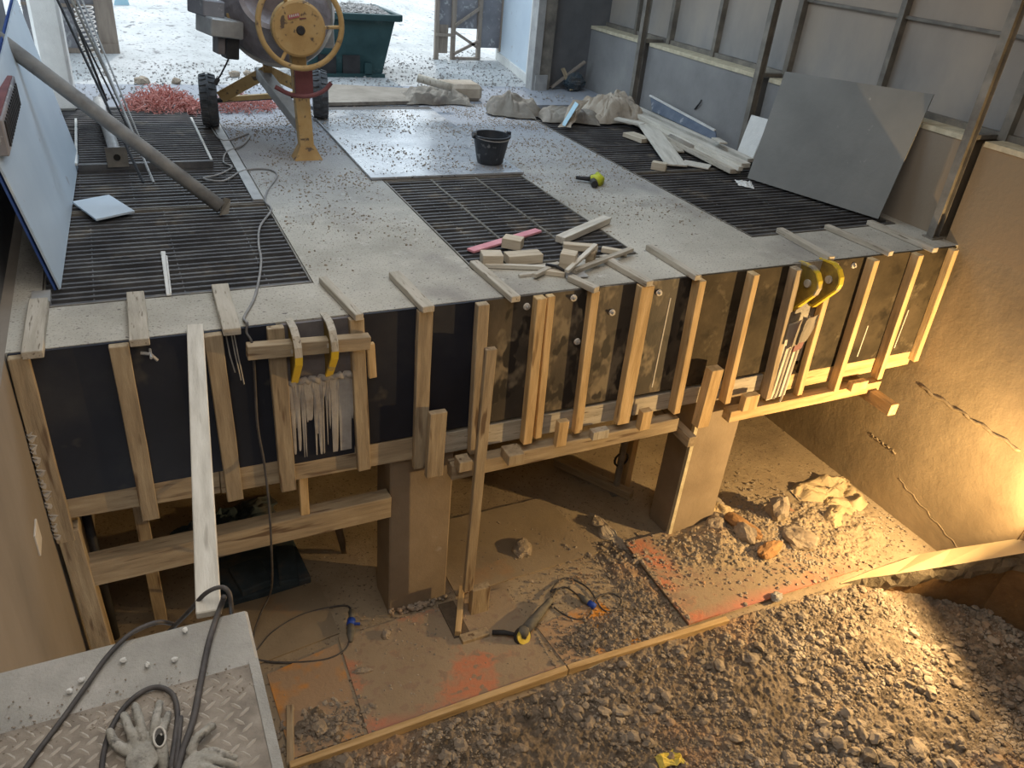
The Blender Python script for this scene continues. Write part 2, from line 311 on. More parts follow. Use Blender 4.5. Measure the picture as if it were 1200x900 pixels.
# deck with the three grated channels left open
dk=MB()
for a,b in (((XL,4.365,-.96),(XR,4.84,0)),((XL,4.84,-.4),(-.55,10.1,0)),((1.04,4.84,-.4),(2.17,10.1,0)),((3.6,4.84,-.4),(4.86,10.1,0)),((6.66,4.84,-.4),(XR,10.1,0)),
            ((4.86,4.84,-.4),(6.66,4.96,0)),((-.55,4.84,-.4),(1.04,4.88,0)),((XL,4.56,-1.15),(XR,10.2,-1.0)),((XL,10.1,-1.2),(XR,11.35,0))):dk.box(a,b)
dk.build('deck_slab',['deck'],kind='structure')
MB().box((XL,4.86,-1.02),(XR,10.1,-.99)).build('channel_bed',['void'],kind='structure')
# outdoor ground and far yard
n=46;vs=[];fs=[]
for i in range(n+1):
    for j in range(n+1):
        x=-16+44*i/n;y=11.35+22*(j/n)**1.5;h=0
        for cx,cy,r,a in ((1.1,15.5,1.6,.28),(-.6,19,2.5,.5),(4.6,20,3,.6),(2.2,22,3,.7)):
            h+=a*math.exp(-((x-cx)**2+(y-cy)**2)/r**2)
        vs.append((x,y,h*min(1,(y-11.35)/2)+.02*noise.noise(V((x,y,0)))*min(1,(y-11.35))))
for i in range(n):
    for j in range(n):a=i*(n+1)+j;fs.append((a,a+n+1,a+n+2,a+1))
MB().add(vs,fs).build('yard_ground',['bgwhite'],kind='structure',fixn=False,smooth=True)
box_s('wall_yard',(-18,33.2,-.1),(30,33.6,5),'outwall')
# building shell
MB().box((-5,-3,4.6),(9,11.4,4.75)).build('ceiling',['roof'],kind='structure')
MB().box((-5,11.35,3.1),(9,11.6,5)).box((-5,11.35,-1),(-1.0,11.6,3.3)).build('wall_back',['darkwall'],kind='structure')
MB().box((5.98,11.3,0),(7.4,11.5,5)).build('wall_back_right',['darkwall'],kind='structure')
MB().box((-5,-3.3,-3.5),(9,-3,5)).build('wall_front',['darkwall'],kind='structure')
# upper panel mullions and girt (right wall)
for y,w in ((10.46,.05),(9.62,.07),(8.64,.06),(7.30,.07),(5.95,.06),(4.50,.08),(3.1,.06)):
    MB().box((XR+.22,y-w/2,.9),(XR+.3,y+w/2,4.6)).build('trim_mullion',['post'],kind='structure')
MB().box((XR+.24,-3,.9),(XR+.3,11.3,.96)).box((XR+.26,-3,1.7),(XR+.3,7.4,1.73)).build('trim_rail',['post'],kind='structure')
# steel posts of the shed
def ibeam(y,x,z0,lab):
    t=MB();w=.075
    t.box((x-.045,y-w/2,z0),(x-.037,y+w/2,4.55)).box((x+.037,y-w/2,z0),(x+.045,y+w/2,4.55)).box((x-.04,y-.006,z0),(x+.04,y+.006,4.55))
    e=empty('steel_post',(x,y,z0),lab,'post','steel posts along the right wall')
    t.build('shaft','post',parent=e);MB().box((x+.045,y-.03,.9),(XR+.29,y+.03,.94)).build('bracket','post',parent=e)
    MB().box((x-.07,y-.06,z0),(x+.07,y+.06,z0+.012)).build('base_plate','post',parent=e);return e
ibeam(9.78,6.69,0,'steel post at the far part of the right wall, farthest of three')
ibeam(7.35,6.69,0,'steel post between the leaning grey board and the slate blue panel')
ibeam(4.58,6.69,0,'steel post at the near right edge in front of the grey board')
# ---- doors and back
ld=empty('door_1',(.2,13.4,0),'weathered grey door leaf with wire mesh panels at the back left','door')
MB().box((-.9,13.38,.06),(.0,13.42,1.2)).build('door_panel','doorgrey',parent=ld)
MB().box((-.02,13.33,0),(.22,13.45,3)).box((-.9,13.34,.62),(.0,13.37,.66)).box((-.28,13.34,0),(-.23,13.37,1.3)).box((-.9,13.34,.03),(0,13.4,.09)).box((-.02,13.3,0),(.22,13.34,.16)).build('door_frame','timberlat',parent=ld)
MB().box((-.9,13.38,1.2),(.2,13.42,3)).build('door_panel','doorgrey',parent=ld)
# sliding white door leaf
wd=empty('door_2',(6.2,12.4,0),'white sliding door leaf standing open at the back right','door')
A=V((5.95,11.5,0));B=V((6.42,13.75,0))
mb=MB();mb.slab([A+V((0,0,.12)),B+V((0,0,.12)),B+V((0,0,3)),A+V((0,0,3))],.04);mb.build('door_panel','bluewhite',parent=wd)
mb=MB()
for t0,t1 in ((0,.04),(.96,1)):
    a=A.lerp(B,t0);b=A.lerp(B,t1);mb.slab([a+V((-.02,0,0)),b+V((-.02,0,0)),b+V((-.02,0,3)),a+V((-.02,0,3))],.07)
mb.slab([A+V((-.02,0,0)),B+V((-.02,0,0)),B+V((-.02,0,.13)),A+V((-.02,0,.13))],.06);mb.build('door_frame','pale',parent=wd)
MB().slab([A.lerp(B,.93)+V((-.04,0,.15)),B+V((-.04,0,.15)),B+V((-.04,0,3)),A.lerp(B,.93)+V((-.04,0,3))],.02).build('perforated_strip','timberlat',parent=wd)
dp=empty('door_post',(5.95,11.2,0),'rusty steel door post beside the white sliding door','post')
MB().box((5.74,11.1,0),(5.86,11.3,4)).build('flange','frame',parent=dp)
MB().box((5.86,11.13,0),(6.06,11.3,4)).build('shaft','post',parent=dp)
MB().box((5.78,11.06,0),(5.98,11.1,.22)).build('foot_plate','frame',parent=dp)
fe=empty('timber_fence',(5.4,13.6,0),'grey timber gate with diagonal braces at the back','gate')
t=MB();
for p,q in (((5.15,0),(5.12,3)),((5.45,0),(5.44,3)),((5.93,0),(5.92,3)),):t.bar((p[0],13.62,p[1]),(q[0],13.62,q[1]),.07,.06,(0,1,0))
t.build('upright','timberlat',parent=fe)
t=MB()
for p,q in (((5.46,.55),(5.92,.85)),((5.46,.45),(5.92,.2)),((5.46,.1),(5.92,.32)),((5.12,.4),(5.46,.4)),((5.46,.03),(5.95,.03))):t.bar((p[0],13.58,p[1]),(q[0],13.58,q[1]),.045,.04,(0,1,0))
t.build('brace','timberlat',parent=fe)
MB().box((5.15,13.66,.5),(5.93,13.68,3)).box((5.95,13.66,.2),(6.5,13.7,3)).build('panel','doorgrey',parent=fe)
MB().box((5.2,13.63,.1),(5.36,13.66,.55)).build('plank','timberlat',parent=fe)
# rubbish leaning in the dark recess
timber('leaning_board',(6.12,11.18,.02),(6.62,11.1,.42),.08,.03,'timberlat','grey board leaning in the dark recess by the door post','board')
timber('leaning_board',(6.38,10.98,.02),(6.3,11.2,.3),.07,.03,'w_old','short brown board standing in the dark recess','board')
sack('dark_sack',(6.45,11.05,0),(.2,.1,.16),.2,'bluedark','dark blue sack lying in the recess behind the crumpled sacks',3)
# ================================================================== GRATINGS
def grating(name,x0,x1,y0,y1,z,label,ties=3,pitch=.078,frame=True,xr=None):
    e=empty(name,((x0+x1)/2,y0,z),label,'grating','steel bar gratings over the channels')
    t=MB();y=y0+.03
    while y<y1-.02:
        if xr: a,b=xr(y)
        else:a,b=x0,x1
        k=random.uniform(-.004,.004);t.box((a,y-.012+k,z-.045),(b,y+.013+k,z-.002+random.uniform(-.004,.002)));y+=pitch
    t.build('bearing_bars','bar',parent=e)
    t=MB()
    for i in range(ties):
        x=x0+(x1-x0)*(i+.5)/ties;t.box((x-.004,y0,z-.04),(x+.004,y1,z-.014))
    t.build('cross_rods','frame' if 0 else 'bar',parent=e)
    if frame:
        t=MB().box((x0-.012,y0,z-.05),(x0,y1,z+.004)).box((x1,y0,z-.05),(x1+.012,y1,z+.004)).box((x0,y0,z-.05),(x1,y0+.012,z+.002)).box((x0,y1-.012,z-.05),(x1,y1,z+.002));t.build('edge_frame','post',parent=e)
    return e
grating('floor_grating',-.53,1.02,4.89,6.55,0,'near panel of the left floor grating, under the grey cable',3)
g=grating('floor_grating',-.53,1.02,6.58,10.08,0,'long rear panel of the left floor grating, under the leaning steel pole',4)
MB().box((.94,6.62,-.01),(1.02,10.05,.014)).build('edge_strip','frame',parent=g)
h=empty('raised_hatch',(.2,7.64,.05),'raised bar hatch with a lipped edge on the rear left grating','hatch')
t=MB();y=7.7
while y<9.7:t.box((-.33,y-.012,.015),(.74,y+.012,.05));y+=.078
t.build('bearing_bars','bar',parent=h)
MB().box((-.34,7.62,.0),(.76,7.66,.06)).build('front_lip','bar',parent=h)
MB().box((-.36,7.66,.045),(-.34,9.3,.065)).build('side_rod','pale',parent=h);MB().box((.74,7.66,.045),(.76,9.3,.065)).build('side_rod','pale',parent=h)
grating('floor_grating',2.19,2.62,4.87,6.98,0,'left panel of the middle floor grating',1)
grating('floor_grating',2.64,3.08,4.87,6.98,0,'centre panel of the middle floor grating, under the pink lath',1)
grating('floor_grating',3.10,3.58,4.87,6.98,0,'right panel of the middle floor grating, beside the timber offcuts',1)
grating('floor_grating',4.88,6.64,4.98,6.9,0,'near panel of the right floor grating, below the grey board',3)
grating('floor_grating',4.88,6.64,6.92,9.4,0,'rear panel of the right floor grating, under the pale planks',3)
# recessed strip behind middle grating and the wet sheet
MB().slab([(2.06,7.02,.03),(3.63,7.0,.03),(3.66,9.75,.03),(2.1,9.75,.03)],.022).build('steel_cover_sheet','wet',label='wet blue-grey cover sheet lying on the deck in front of the mixer',cat='sheet',org=(2.8,8.4,.03),bev=.002)
MB().box((2.17,6.985,-.12),(3.6,7.03,.005)).build('cover_support','w_dark',label='dark timber bearer under the near edge of the wet sheet',cat='timber')
MB().slab([(2.35,10.05,.05),(3.7,10.15,.05),(3.75,10.95,.05),(2.3,11.3,.05)],.04).build('plywood_sheet','paper2',label='brown plywood sheet on the ground in front of the green bin',cat='board')
MB().box((2.2,9.82,-.01),(3.7,9.98,.012)).build('dark_strip','dark',label='dark strip across the deck behind the wet sheet',cat='strip')  # dark strip marks the step at the rear end of the opening
# ================================================================== FORMWORK
def ply(x0,x1,m,lab,z0=-1.0):
    MB().box((x0,YF,z0),(x1,YF+.018,-.004)).build('shuttering_board',m,label=lab,cat='plywood board',group='plywood panels of the slab edge formwork',org=((x0+x1)/2,YF,-.5))
ply(XL+.01,.69,'black_ply','black film-faced plywood panel at the left end of the slab edge')
ply(1.16,2.03,'black_ply','black plywood panel right of the cement drips on the slab edge')
ply(2.035,3.86,'mud_ply','dark plywood panel with muddy smears at the middle of the slab edge')
ply(3.865,4.80,'brown_ply','brown dusty plywood panel left of the yellow lugs at the right')
ply(5.20,6.74,'brown_ply','brown dusty plywood panel at the right end of the slab edge',-1.08)
MB().box((.70,YF,-1.05),(1.155,YF+.018,-.46)).build('shuttering_board','black_ply',label='short black plywood panel streaked with cement drips under the two yellow lugs',cat='plywood board',group='plywood panels of the slab edge formwork',org=(.9,YF,-.7))
G='upright studs of the slab edge formwork'
studs=[ # xt,xb,zb,w,d,mat,label
(-.64,-.64,-1.28,.10,.05,'w_old','leftmost upright stud, against the left wall'),
(-.16,-.16,-1.24,.10,.05,'w_old','weathered upright stud, second from the left wall'),
(.33,.35,-1.22,.10,.05,'w_old','rough upright stud just right of the long pale plank'),
(.68,.69,-1.23,.10,.05,'w_old','upright stud left of the cement drips'),
(1.17,1.21,-1.18,.09,.05,'w_old','upright stud right of the cement drips'),
(1.62,1.62,-1.26,.10,.05,'w_old','upright stud above the left column, meeting a batten on the deck'),
(2.02,2.04,-1.22,.085,.06,'w_old','upright stud directly behind the tall prop'),
(2.45,2.47,-1.22,.075,.07,'w_new','left stud of the close pair right of the tall prop'),
(2.535,2.57,-1.20,.055,.05,'w_new','right stud of the close pair right of the tall prop'),
(2.88,2.92,-1.22,.07,.06,'w_new','upright stud right of the close pair of studs'),
(3.32,3.33,-1.21,.115,.07,'w_new','widest upright stud, at the middle of the slab edge'),
(3.80,3.84,-1.2,.065,.09,'w_new','upright stud left of the right column'),
(4.32,4.37,-1.2,.06,.09,'w_new','upright stud directly above the right column'),
(4.76,4.84,-1.24,.06,.09,'w_old','cement stained stud left of the right pair of yellow lugs'),
(5.19,5.25,-1.29,.06,.06,'w_new','upright stud directly behind the right pair of yellow lugs'),
(5.63,5.68,-1.31,.06,.09,'w_new','third upright stud from the right end'),
(6.17,6.23,-1.27,.06,.09,'w_new','second upright stud from the right end'),
(6.65,6.70,-1.16,.06,.07,'w_new','rightmost upright stud, next to the right wall')]
for xt,xb,zb,w,d,m,lab in studs:
    timber('timber_stud',(xt,YF-d/2-.001,-.005),(xb,YF-d/2-.001,zb),w,d,m,lab,'stud',G,up=(0,1,0),warp=.05)
G='battens lying on the slab edge'
bats=[((38,421),(46,354),.1,'at the left end, beside the left wall'),((165,409),(159,346),.1,'second from the left wall'),((274,396),(258,337),.1,'third from the left wall, left of the grey cable'),
((422,374),(378,328),.055,'just right of the left yellow lugs'),((505,367),(462,322),.085,'above the left column'),((605,352),(555,309),.07,'left of the timber offcuts'),
((702,343),(668,326),.06,'running out from under the timber offcuts'),((762,334),(706,302),.07,'right of the timber offcuts'),((816,325),(760,290),.06,'between the offcuts and the right yellow lugs'),
((972,303),(913,270),.07,'ending at the right yellow lugs'),((1042,297),(968,266),.06,'right of the right yellow lugs'),((1094,293),(1018,261),.07,'at the right end of the slab')]
for a,b,w,lab in bats:
    p=at(*a,'Z',.02);q=at(*b,'Z',.02);p.y=max(p.y-.02,YF-.09)
    timber('deck_batten',(p.x,p.y,.025),(q.x,q.y,.025),w,.045,'w_cem','cement-crusted batten on the slab edge, '+lab,'batten',G,warp=.05)
# walers under the panels
G='rails along the foot of the formwork'
timber('bottom_rail',(XL+.06,YF+.072,-1.055),(.27,YF+.072,-1.085),.14,.18,'w_old','thick weathered rail under the black panel at the far left','rail',G,up=(0,0,1))
timber('bottom_rail',(.275,YF+.072,-1.085),(1.60,YF+.072,-1.11),.14,.19,'w_old','thick rail under the cement drips, left of the left column','rail',G)
timber('bottom_rail',(1.66,YF+.037,-1.12),(3.45,YF+.037,-1.12),.07,.18,'w_cem','cement-spattered rail between the two columns','rail',G)
timber('bottom_rail',(3.46,YF+.037,-1.12),(4.8,YF+.037,-1.11),.07,.16,'w_cem','cement-spattered rail behind the top of the right column','rail',G)
timber('bottom_rail',(5.0,YF+.037,-1.17),(6.70,YF+.037,-1.15),.07,.16,'w_new','clean yellow rail at the right end of the formwork','rail',G)
G='bearers under the formwork rails'
timber('bearer',(1.86,YF-.02,-1.35),(3.9,YF-.02,-1.33),.10,.13,'w_old','long bearer hung below the rail between the columns','beam',G)
timber('bearer',(4.46,YF-.02,-1.37),(6.3,YF-.02,-1.37),.10,.11,'w_new','yellow bearer at the lower right, from the right column to the right wall','beam',G)
timber('bearer',(XL+.02,YF+.06,-1.63),(1.44,YF+.12,-1.66),.12,.19,'w_old','heavy low beam spanning from the left wall to the left column','beam',G)
for i,(x,z0,z1,w,d,m,lab) in enumerate([(.81,-1.2,-1.56,.06,.05,'w_new','short upright block between the rail and the low beam at the left'),
 (1.93,-1.2,-1.29,.1,.1,'w_old','square packing block right of the wide cleat'),(2.32,-1.2,-1.29,.13,.14,'w_old','flat packing block left of the close pair of studs'),
 (2.75,-1.05,-1.28,.09,.05,'w_new','small cleat right of the close pair of studs'),(3.1,-1.2,-1.28,.15,.06,'w_cem','packing block below the middle of the slab edge'),(3.52,-1.1,-1.28,.1,.06,'w_new','small cleat right of the widest stud'),
 (4.62,-1.15,-1.3,.16,.06,'w_new','packing block just right of the right column'),(5.95,-1.24,-1.33,.2,.06,'w_new','packing block near the right end of the bearer')]):
    yy=YF+.06 if i==0 else YF-.055-d
    if i==0:z0,z1=-1.17,-1.56
    MB().box((x-w/2,yy,z1),(x+w/2,yy+d+.005,z0)).build('packing_block',m,label=lab,cat='block',group='packing blocks under the formwork',bev=.004,org=(x,YF-.1,z0))
timber('cross_joist',(6.22,4.0,-1.46),(6.28,5.6,-1.46),.1,.12,'w_new','joist end sticking out under the right end of the bearer','joist')
timber('cross_joist',(4.0,4.17,-1.46),(4.05,5.6,-1.46),.08,.1,'w_old','joist end sticking out left of the right column','joist')
for x0,z0,z1,w,lab in ((1.70,-.80,-1.29,.125,'wide pale cleat nailed over the top of the left column'),(4.22,-.62,-1.32,.12,'wide cleat nailed over the top of the right column')):
    ct,cb_=((513,482),(508,557)) if x0<2 else ((838,431),(820,498))
    timber('cleat',at(*ct,'Y',YF-.1),at(*cb_,'Y',YF-.1),w,.05 if x0<2 else .09,'w_new' if x0>2 else 'w_old',lab,'cleat','cleats over the columns',up=(0,1,0))
# columns
for i,(x0,x1,lab) in enumerate(((1.45,1.95,''),(4.27,4.79,''))):
    t=MB();n=10
    t.box((x0,4.46,PF),(x1,4.80,-1.02)).build('pillar_%d'%(i+1),['pillar'],kind='structure',bev=.012,org=(x0,4.46,PF))
MB().box((4.262,4.452,PF),(4.30,4.49,-1.36)).build('trim_1',['ledge'],kind='structure')
stones('mortar_crumbs',[(1.45+.5*random.random(),4.44+random.uniform(-.02,.02),PF+.05*random.random()) for _ in range(60)],[random.uniform(.012,.03) for _ in range(60)],'stone','pale mortar crumbs along the foot of the left column','mortar')
# --- yellow lugs
def lug(x,z,lab,m='yellow2',s=1.,lean=0):
    e=empty('lifting_lug',(x,YF,z),lab,'lug','yellow steel lugs on the slab edge')
    pr=[(YF+.06,0),(YF-.09,.012),(YF-.16,-.015),(YF-.205,-.07),(YF-.215,-.13),(YF-.20,-.19),(YF-.02,-.42),(YF+.06,-.42)]
    inn=[(YF+.06,-.014),(YF-.085,-.002),(YF-.15,-.028),(YF-.19,-.077),(YF-.2,-.13),(YF-.187,-.184),(YF-.01,-.4),(YF+.06,-.4)]
    w=.017
    t=MB()
    n=len(pr)
    pp=[(YF+(a-YF)*s,z+b*s) for a,b in pr];ii=[(YF+(a-YF)*s,z+b*s) for a,b in inn]
    t.prism(ii,'X',x-w,x+w-.012);t.build('plate','lugplate',parent=e,bev=.002)
    t=MB()
    for k in range(n-1):
        a,b,c,d=pp[k],pp[k+1],ii[k+1],ii[k];t.mi=1 if (x<2 and k<4) else 0;t.prism([a,b,c,d],'X',x-.022,x+.022)
    t.build('edge_flange',['yellow2','w_cem'],parent=e)
    MB().lathe([(.0,-.03),(.034,-.03),(.034,.03),(.0,.03)],(x,YF-.10*s,z-.13*s),'X',14).build('pin_boss','w_cem',parent=e)
    return e
lug(.775,.0,'left yellow lug hooked over the crosspiece at the left')
lug(.99,.01,'second yellow lug hooked over the crosspiece, left of a stud')
lug(4.90,0,'left lug of the yellow pair at the right of the slab edge')
lug(5.13,.01,'right lug of the yellow pair at the right of the slab edge')
MB().box((.72,YF-.005,-.44),(1.14,YF+.03,-.01)).build('lug_backing','drumplate',label='grey steel plate behind the left yellow lugs',cat='plate',org=(.9,YF,-.2))
MB().box((4.80,YF+.03,-1.0),(5.20,YF+.04,0)).build('lug_backing','void',label='near-black sheet for the shade in the pocket behind the right yellow lugs',cat='plate')  # dark sheet stands in for the shaded pocket behind the lugs
a=at(290,414,'Y',YF-.12);b=at(433,400,'Y',YF-.10)
timber('crosspiece',(a.x,YF-.095,a.z),(b.x,YF-.095,b.z),.07,.09,'w_old','timber crosspiece laid through the left yellow lugs','timber')
timber('short_strut',(1.235,YF-.11,-.15),(1.25,YF-.11,-.40),.05,.03,'w_new','short strut under the right end of the crosspiece','strut',up=(0,1,0))
# cement drips
def drips(x0,x1,z0,zmin,n,lab,y=YF-.004,seed=1,m='drip'):
    random.seed(seed);t=MB();N=60
    nx=150;prev=None
    fl=[(x0+(x1-x0)*(k+random.random()*.7)/n,random.choice((.003,.004,.006,.010,.018)),random.uniform(.35,1.25)) for k in range(n)]
    vs=[];fs=[]
    def zlow(x):
        z=z0-.16-.09*noise.noise(V((x*22,seed,0)))
        for c,w,l in fl:
            d=abs(x-c)/w
            if d<1: z=min(z,z0-.1+(zmin-z0)*min(1,l)*(1-.25*d**5))
        return z
    for i in range(nx+1):
        x=x0+(x1-x0)*i/nx;zt=z0+.012*noise.noise(V((x*20,0,seed)));vs+=[(x,y-.004,zt),(x,y-.009,(zt+zlow(x))/2),(x,y-.004,max(zlow(x),zmin))]
    for i in range(nx):
        a=3*i;fs+=[(a,a+3,a+4,a+1),(a+1,a+4,a+5,a+2)]
    t.add(vs,fs);o=t.build('cement_drips',m,label=lab,cat='cement',fixn=False);s=o.modifiers.new('s','SOLIDIFY');s.thickness=.006;return o
drips(.73,1.15,-.40,-1.0,22,'grey cement drips running down the short black panel')
random.seed(4)
t=MB();t.tube([(.74+.02*k,YF-.012-.008*math.sin(k*1.7),-.41-.014*math.sin(k*2.3)) for k in range(21)],.024,7,rs=[.016+.009*abs(math.sin(k*1.9)) for k in range(21)])
t.build('cement_lump','drip',label='lumpy cement ridge under the left yellow lugs',cat='cement',smooth=True)
MB().slab([(4.79,YF-.05,-.55),(5.08,YF-.05,-.5),(5.07,YF-.05,-1.26),(4.86,YF-.05,-1.28)],-.02).build('splintered_board','w_white',label='splintered pale board hanging below the right yellow lugs',cat='board',org=(4.9,YF,-.9))
cloth('crumpled_paper',[(4.86,YF-.14,-.44),(5.08,YF-.14,-.42),(5.03,YF-.12,-.68),(4.85,YF-.12,-.72)],.07,16,'paper2','crumpled grey paper stuffed under the right yellow lugs','paper',n=20,seed=4)
MB().slab([(4.93,YF-.12,-.47),(5.06,YF-.12,-.45),(5.04,YF-.1,-.75),(4.95,YF-.1,-.78)],-.02).build('slate_piece','maroon',label='dark slate coloured offcut below the right yellow lugs',cat='offcut')
t=MB()
for k,(x,z) in enumerate([(4.93,-1.0),(5.02,-1.05)]):t.tube([(x,YF-.08,-.75),(x-.01,YF-.078,z-.2),(x-.02,YF-.078,z-.25)],.011,6)
t.build('cement_runs','w_cem',label='pale cement runs on the splintered board',cat='cement')
# vertical chalk-like slurry streaks on right panels
for x,z0,z1,lab in ((3.60,-.16,-.95,'thin white streak right of the widest stud'),(5.92,-.7,-1.02,'thin pale streak between the last studs'),(6.40,-.6,-1.0,'thin pale streak near the right end')):
    MB().box((x-.006,YF-.003,z1),(x+.004,YF+.001,z0)).build('slurry_streak','rim',label=lab,cat='streak',group='slurry streaks on the formwork')
# tie bolts
for i,(px,py) in enumerate([(617,359),(672,349),(676,400),(717,366),(772,343),(1000,311),(292,540)][:6]):
    p=at(px,py,'Y',YF);e=empty('tie_bolt',(p.x,YF,p.z),['bolt at the top between the tall prop and the close pair of studs','upper bolt right of the close pair of studs','lower bolt right of the close pair of studs','bolt left of the widest stud','bolt right of the widest stud','bolt right of the right yellow lugs'][i],'bolt','tie bolts in the formwork')
    MB().lathe([(.0,-.03),(.011,-.03),(.011,0)],(p.x,YF,p.z),'Y',8).build('shank','frame',parent=e);MB().lathe([(.0,-.012),(.024,-.012),(.026,0)],(p.x,YF,p.z),'Y',12).build('washer','rim',parent=e)
p=at(176,412,'Y',YF-.02);e=empty('wing_nut',(p.x,YF-.02,p.z),'rusty wing nut on a tie rod near the left end','nut')
MB().tube([(p.x-.05,YF-.05,p.z+.015),(p.x,YF-.05,p.z),(p.x+.03,YF-.05,p.z-.045)],.009,6).build('wing','frame',parent=e);MB().tube([(p.x,YF,p.z+.005),(p.x,YF-.09,p.z-.005)],.008,6).build('rod','frame',parent=e)
t=MB()
for dx in (0,.03,.045):t.tube([(.40+dx,YF-.02,-.0),(.41+dx,YF-.03,-.15),(.43+dx,YF-.02,-.28-dx*2)],.004,5)
t.build('tie_wires','frame',label='loose wires hanging beside the stud at the long pale plank',cat='wire')
# long pale plank from platform
timber('long_plank',(.046,2.262,-.10),(.245,4.385,.022),.088,.035,'w_white','long pale plank bridging from the checker platform to the slab edge','plank')
# tall prop and foot pieces
timber('tall_prop',at(575,408,'Y',4.215),at(548,691,'Y',4.235),.08,.045,'w_old','tall thin timber prop standing on the pit floor against the slab edge','prop',up=(0,1,0))
p=at(536,748,'Z',PF);q=at(541,694,'Z',PF)
timber('floor_batten',(p.x,p.y,PF+.05),(q.x,q.y,PF+.05),.05,.06,'w_new','short upright-edged batten on the floor at the foot of the prop','batten')
MB().box((1.86,4.02,PF+.002),(2.0,4.4,PF+.03)).build('floor_board','w_dark',label='small dark board beside the foot of the tall prop',cat='board',bev=.003)
MB().box((1.9,3.94,PF+.01),(2.14,4.02,PF+.05)).build('floor_block','w_old',label='small crosswise block in front of the tall prop',cat='block',bev=.004)
MB().box((2.08,4.20,PF+.0),(2.24,4.27,at(548,691,'Y',4.235).z)).build('floor_block','w_old',label='brown block under the foot of the tall prop, by the left column',cat='block',bev=.004)
# side timbers at the left
timber('side_post',(-.62,YF+.0,-1.2),(-.60,YF+.1,PF),.12,.10,'w_old','weathered post below the leftmost stud, along the left wall','post',up=(0,1,0))
timber('side_post',(-.66,4.75,-1.1),(-.62,4.75,PF),.1,.08,'w_old','second weathered post behind the first by the left wall','post',up=(0,1,0))
p=at(125,738,'Z',PF);MB().tube([(p.x+.06,p.y-.1,PF),(p.x+.06,p.y-.1,-1.15)],.032,12).build('steel_prop_tube','dark',label='thin black steel tube standing under the slab near the left wall',cat='tube',smooth=True)
timber('wood_post',(-.25,5.05,PF),(-.25,5.05,-1.15),.09,.09,'w_old','brown timber post under the slab near the left wall','post',up=(0,1,0))
timber('diagonal_strut',(1.02,YF+.1,-1.6),(1.30,5.3,PF+.02),.05,.05,'w_dark','thin dark strut leaning under the slab left of the left column','strut')
t=MB()
for k in range(26):
    z=-.45-.03*k;t.tube([(-.69,YF-.03,z),(-.66+.012*math.sin(k),YF-.035,z-.02),(-.685,YF-.04,z-.04)],.018+.006*math.sin(k*2.3),5)
t.build('foam_bead','drip',label='ragged cement bead between the leftmost stud and the left wall',cat='cement')
MB().box((XL-.001,3.78,-.92),(XL+.01,3.93,-.78)).build('wall_socket','rim',label='small pale plate on the left wall below the slab',cat='plate',bev=.003)
# under-slab: dark blue debris, planks
t=MB();
deb=[((.22,5.05),(.95,5.65),.06,.05),((.3,4.95),(.62,5.4),.09,.35),((.72,5.0),(.9,5.5),.12,-.1)]
for i,(a,b,h,r) in enumerate([((.18,5.0),(.92,5.55),.07,.08),((.34,5.02),(.6,5.35),.13,.2),((.7,5.0),(.86,5.45),.12,-.12),((.1,5.6),(.9,5.78),.16,.06)]):
    MB().box((a[0],a[1],PF+.0+.02*i),(b[0],b[1],PF+h),rot=(0,0,r)).build('formwork_scrap','bluedark',label=['flat blue-black sheet on the floor under the slab','small dark box lying on the blue-black sheet','narrow dark strip at the right of the blue-black sheet','dark blue beam along the back of the blue-black sheet'][i],cat='scrap',bev=.008)
cloth('dark_tarp',[(-.1,5.65,PF),(.9,5.95,PF),(.85,6.35,PF),(-.1,6.1,PF)],.09,5,'bluedark','crumpled black tarp on the floor deep under the slab','tarp',seed=2)
a=at(652,532,'Z',PF+.15);b=at(742,572,'Z',PF+.15)
timber('fallen_timber',(a.x,a.y,PF+.06),(b.x,b.y,PF+.06),.09,.09,'w_old','long timber lying on the floor under the slab left of the right column','timber')
p=at(736,575,'Z',PF);e=empty('steel_prop',(4.15,5.25,PF),'adjustable steel prop standing under the slab left of the right column','prop')
MB().tube([(4.15,5.25,PF),(4.15,5.25,-1.15)],.035,12).build('outer_tube','post',parent=e);MB().box((4.08,5.18,PF),(4.22,5.32,PF+.01)).build('base_plate','post',parent=e)
t=MB();t.tube([(4.15+.08*math.cos(k*.52),5.25,PF+.42+.08*math.sin(k*.52)) for k in range(13)],.012,6);t.build('handle_ring','dark',parent=e)
timber('short_post',(4.3,5.3,PF),(4.3,5.3,-1.15),.07,.09,'w_new','square timber post beside the steel prop under the slab','post',up=(0,1,0))
# ================================================================== PIT FLOOR SHEETS
def sheet(q,m,lab,z=PF+.004,t=.012):
    c=V((sum(p[0] for p in q)/4,sum(p[1] for p in q)/4,z));MB().slab([(p[0],p[1],z+t) for p in q],t).build('shuttering_sheet',m,label=lab,cat='sheet',group='shuttering sheets on the pit floor',org=c)
sheet([(3.77,3.44),(5.75,3.42),(5.75,4.5),(3.79,4.5)],'redsheet','red-edged sheet strewn with rubble in front of the right column',PF+.03,.02)
sheet([(.98,3.43),(2.54,3.44),(2.47,4.4),(1.0,4.36)],'redsheet','red sheet at the front, left of the angle grinder')
sheet([(2.05,4.45),(3.5,4.5),(3.4,5.4),(2.05,5.4)],'sheet','dusty sheet on the floor between the two columns')
sheet([(.2,4.3),(1.02,4.4),(1.0,5.0),(.2,4.98)],'sheet','dusty sheet left of the left column')
sheet([(.45,3.45),(.95,3.45),(.98,4.3),(.42,4.2)],'stain','orange-stained sheet in front, beside the checker platform')
sheet([(2.6,3.45),(3.3,3.45),(3.2,4.0),(2.55,3.9)],'stain','small orange sheet half buried right of the grinder',PF+.001,.008)
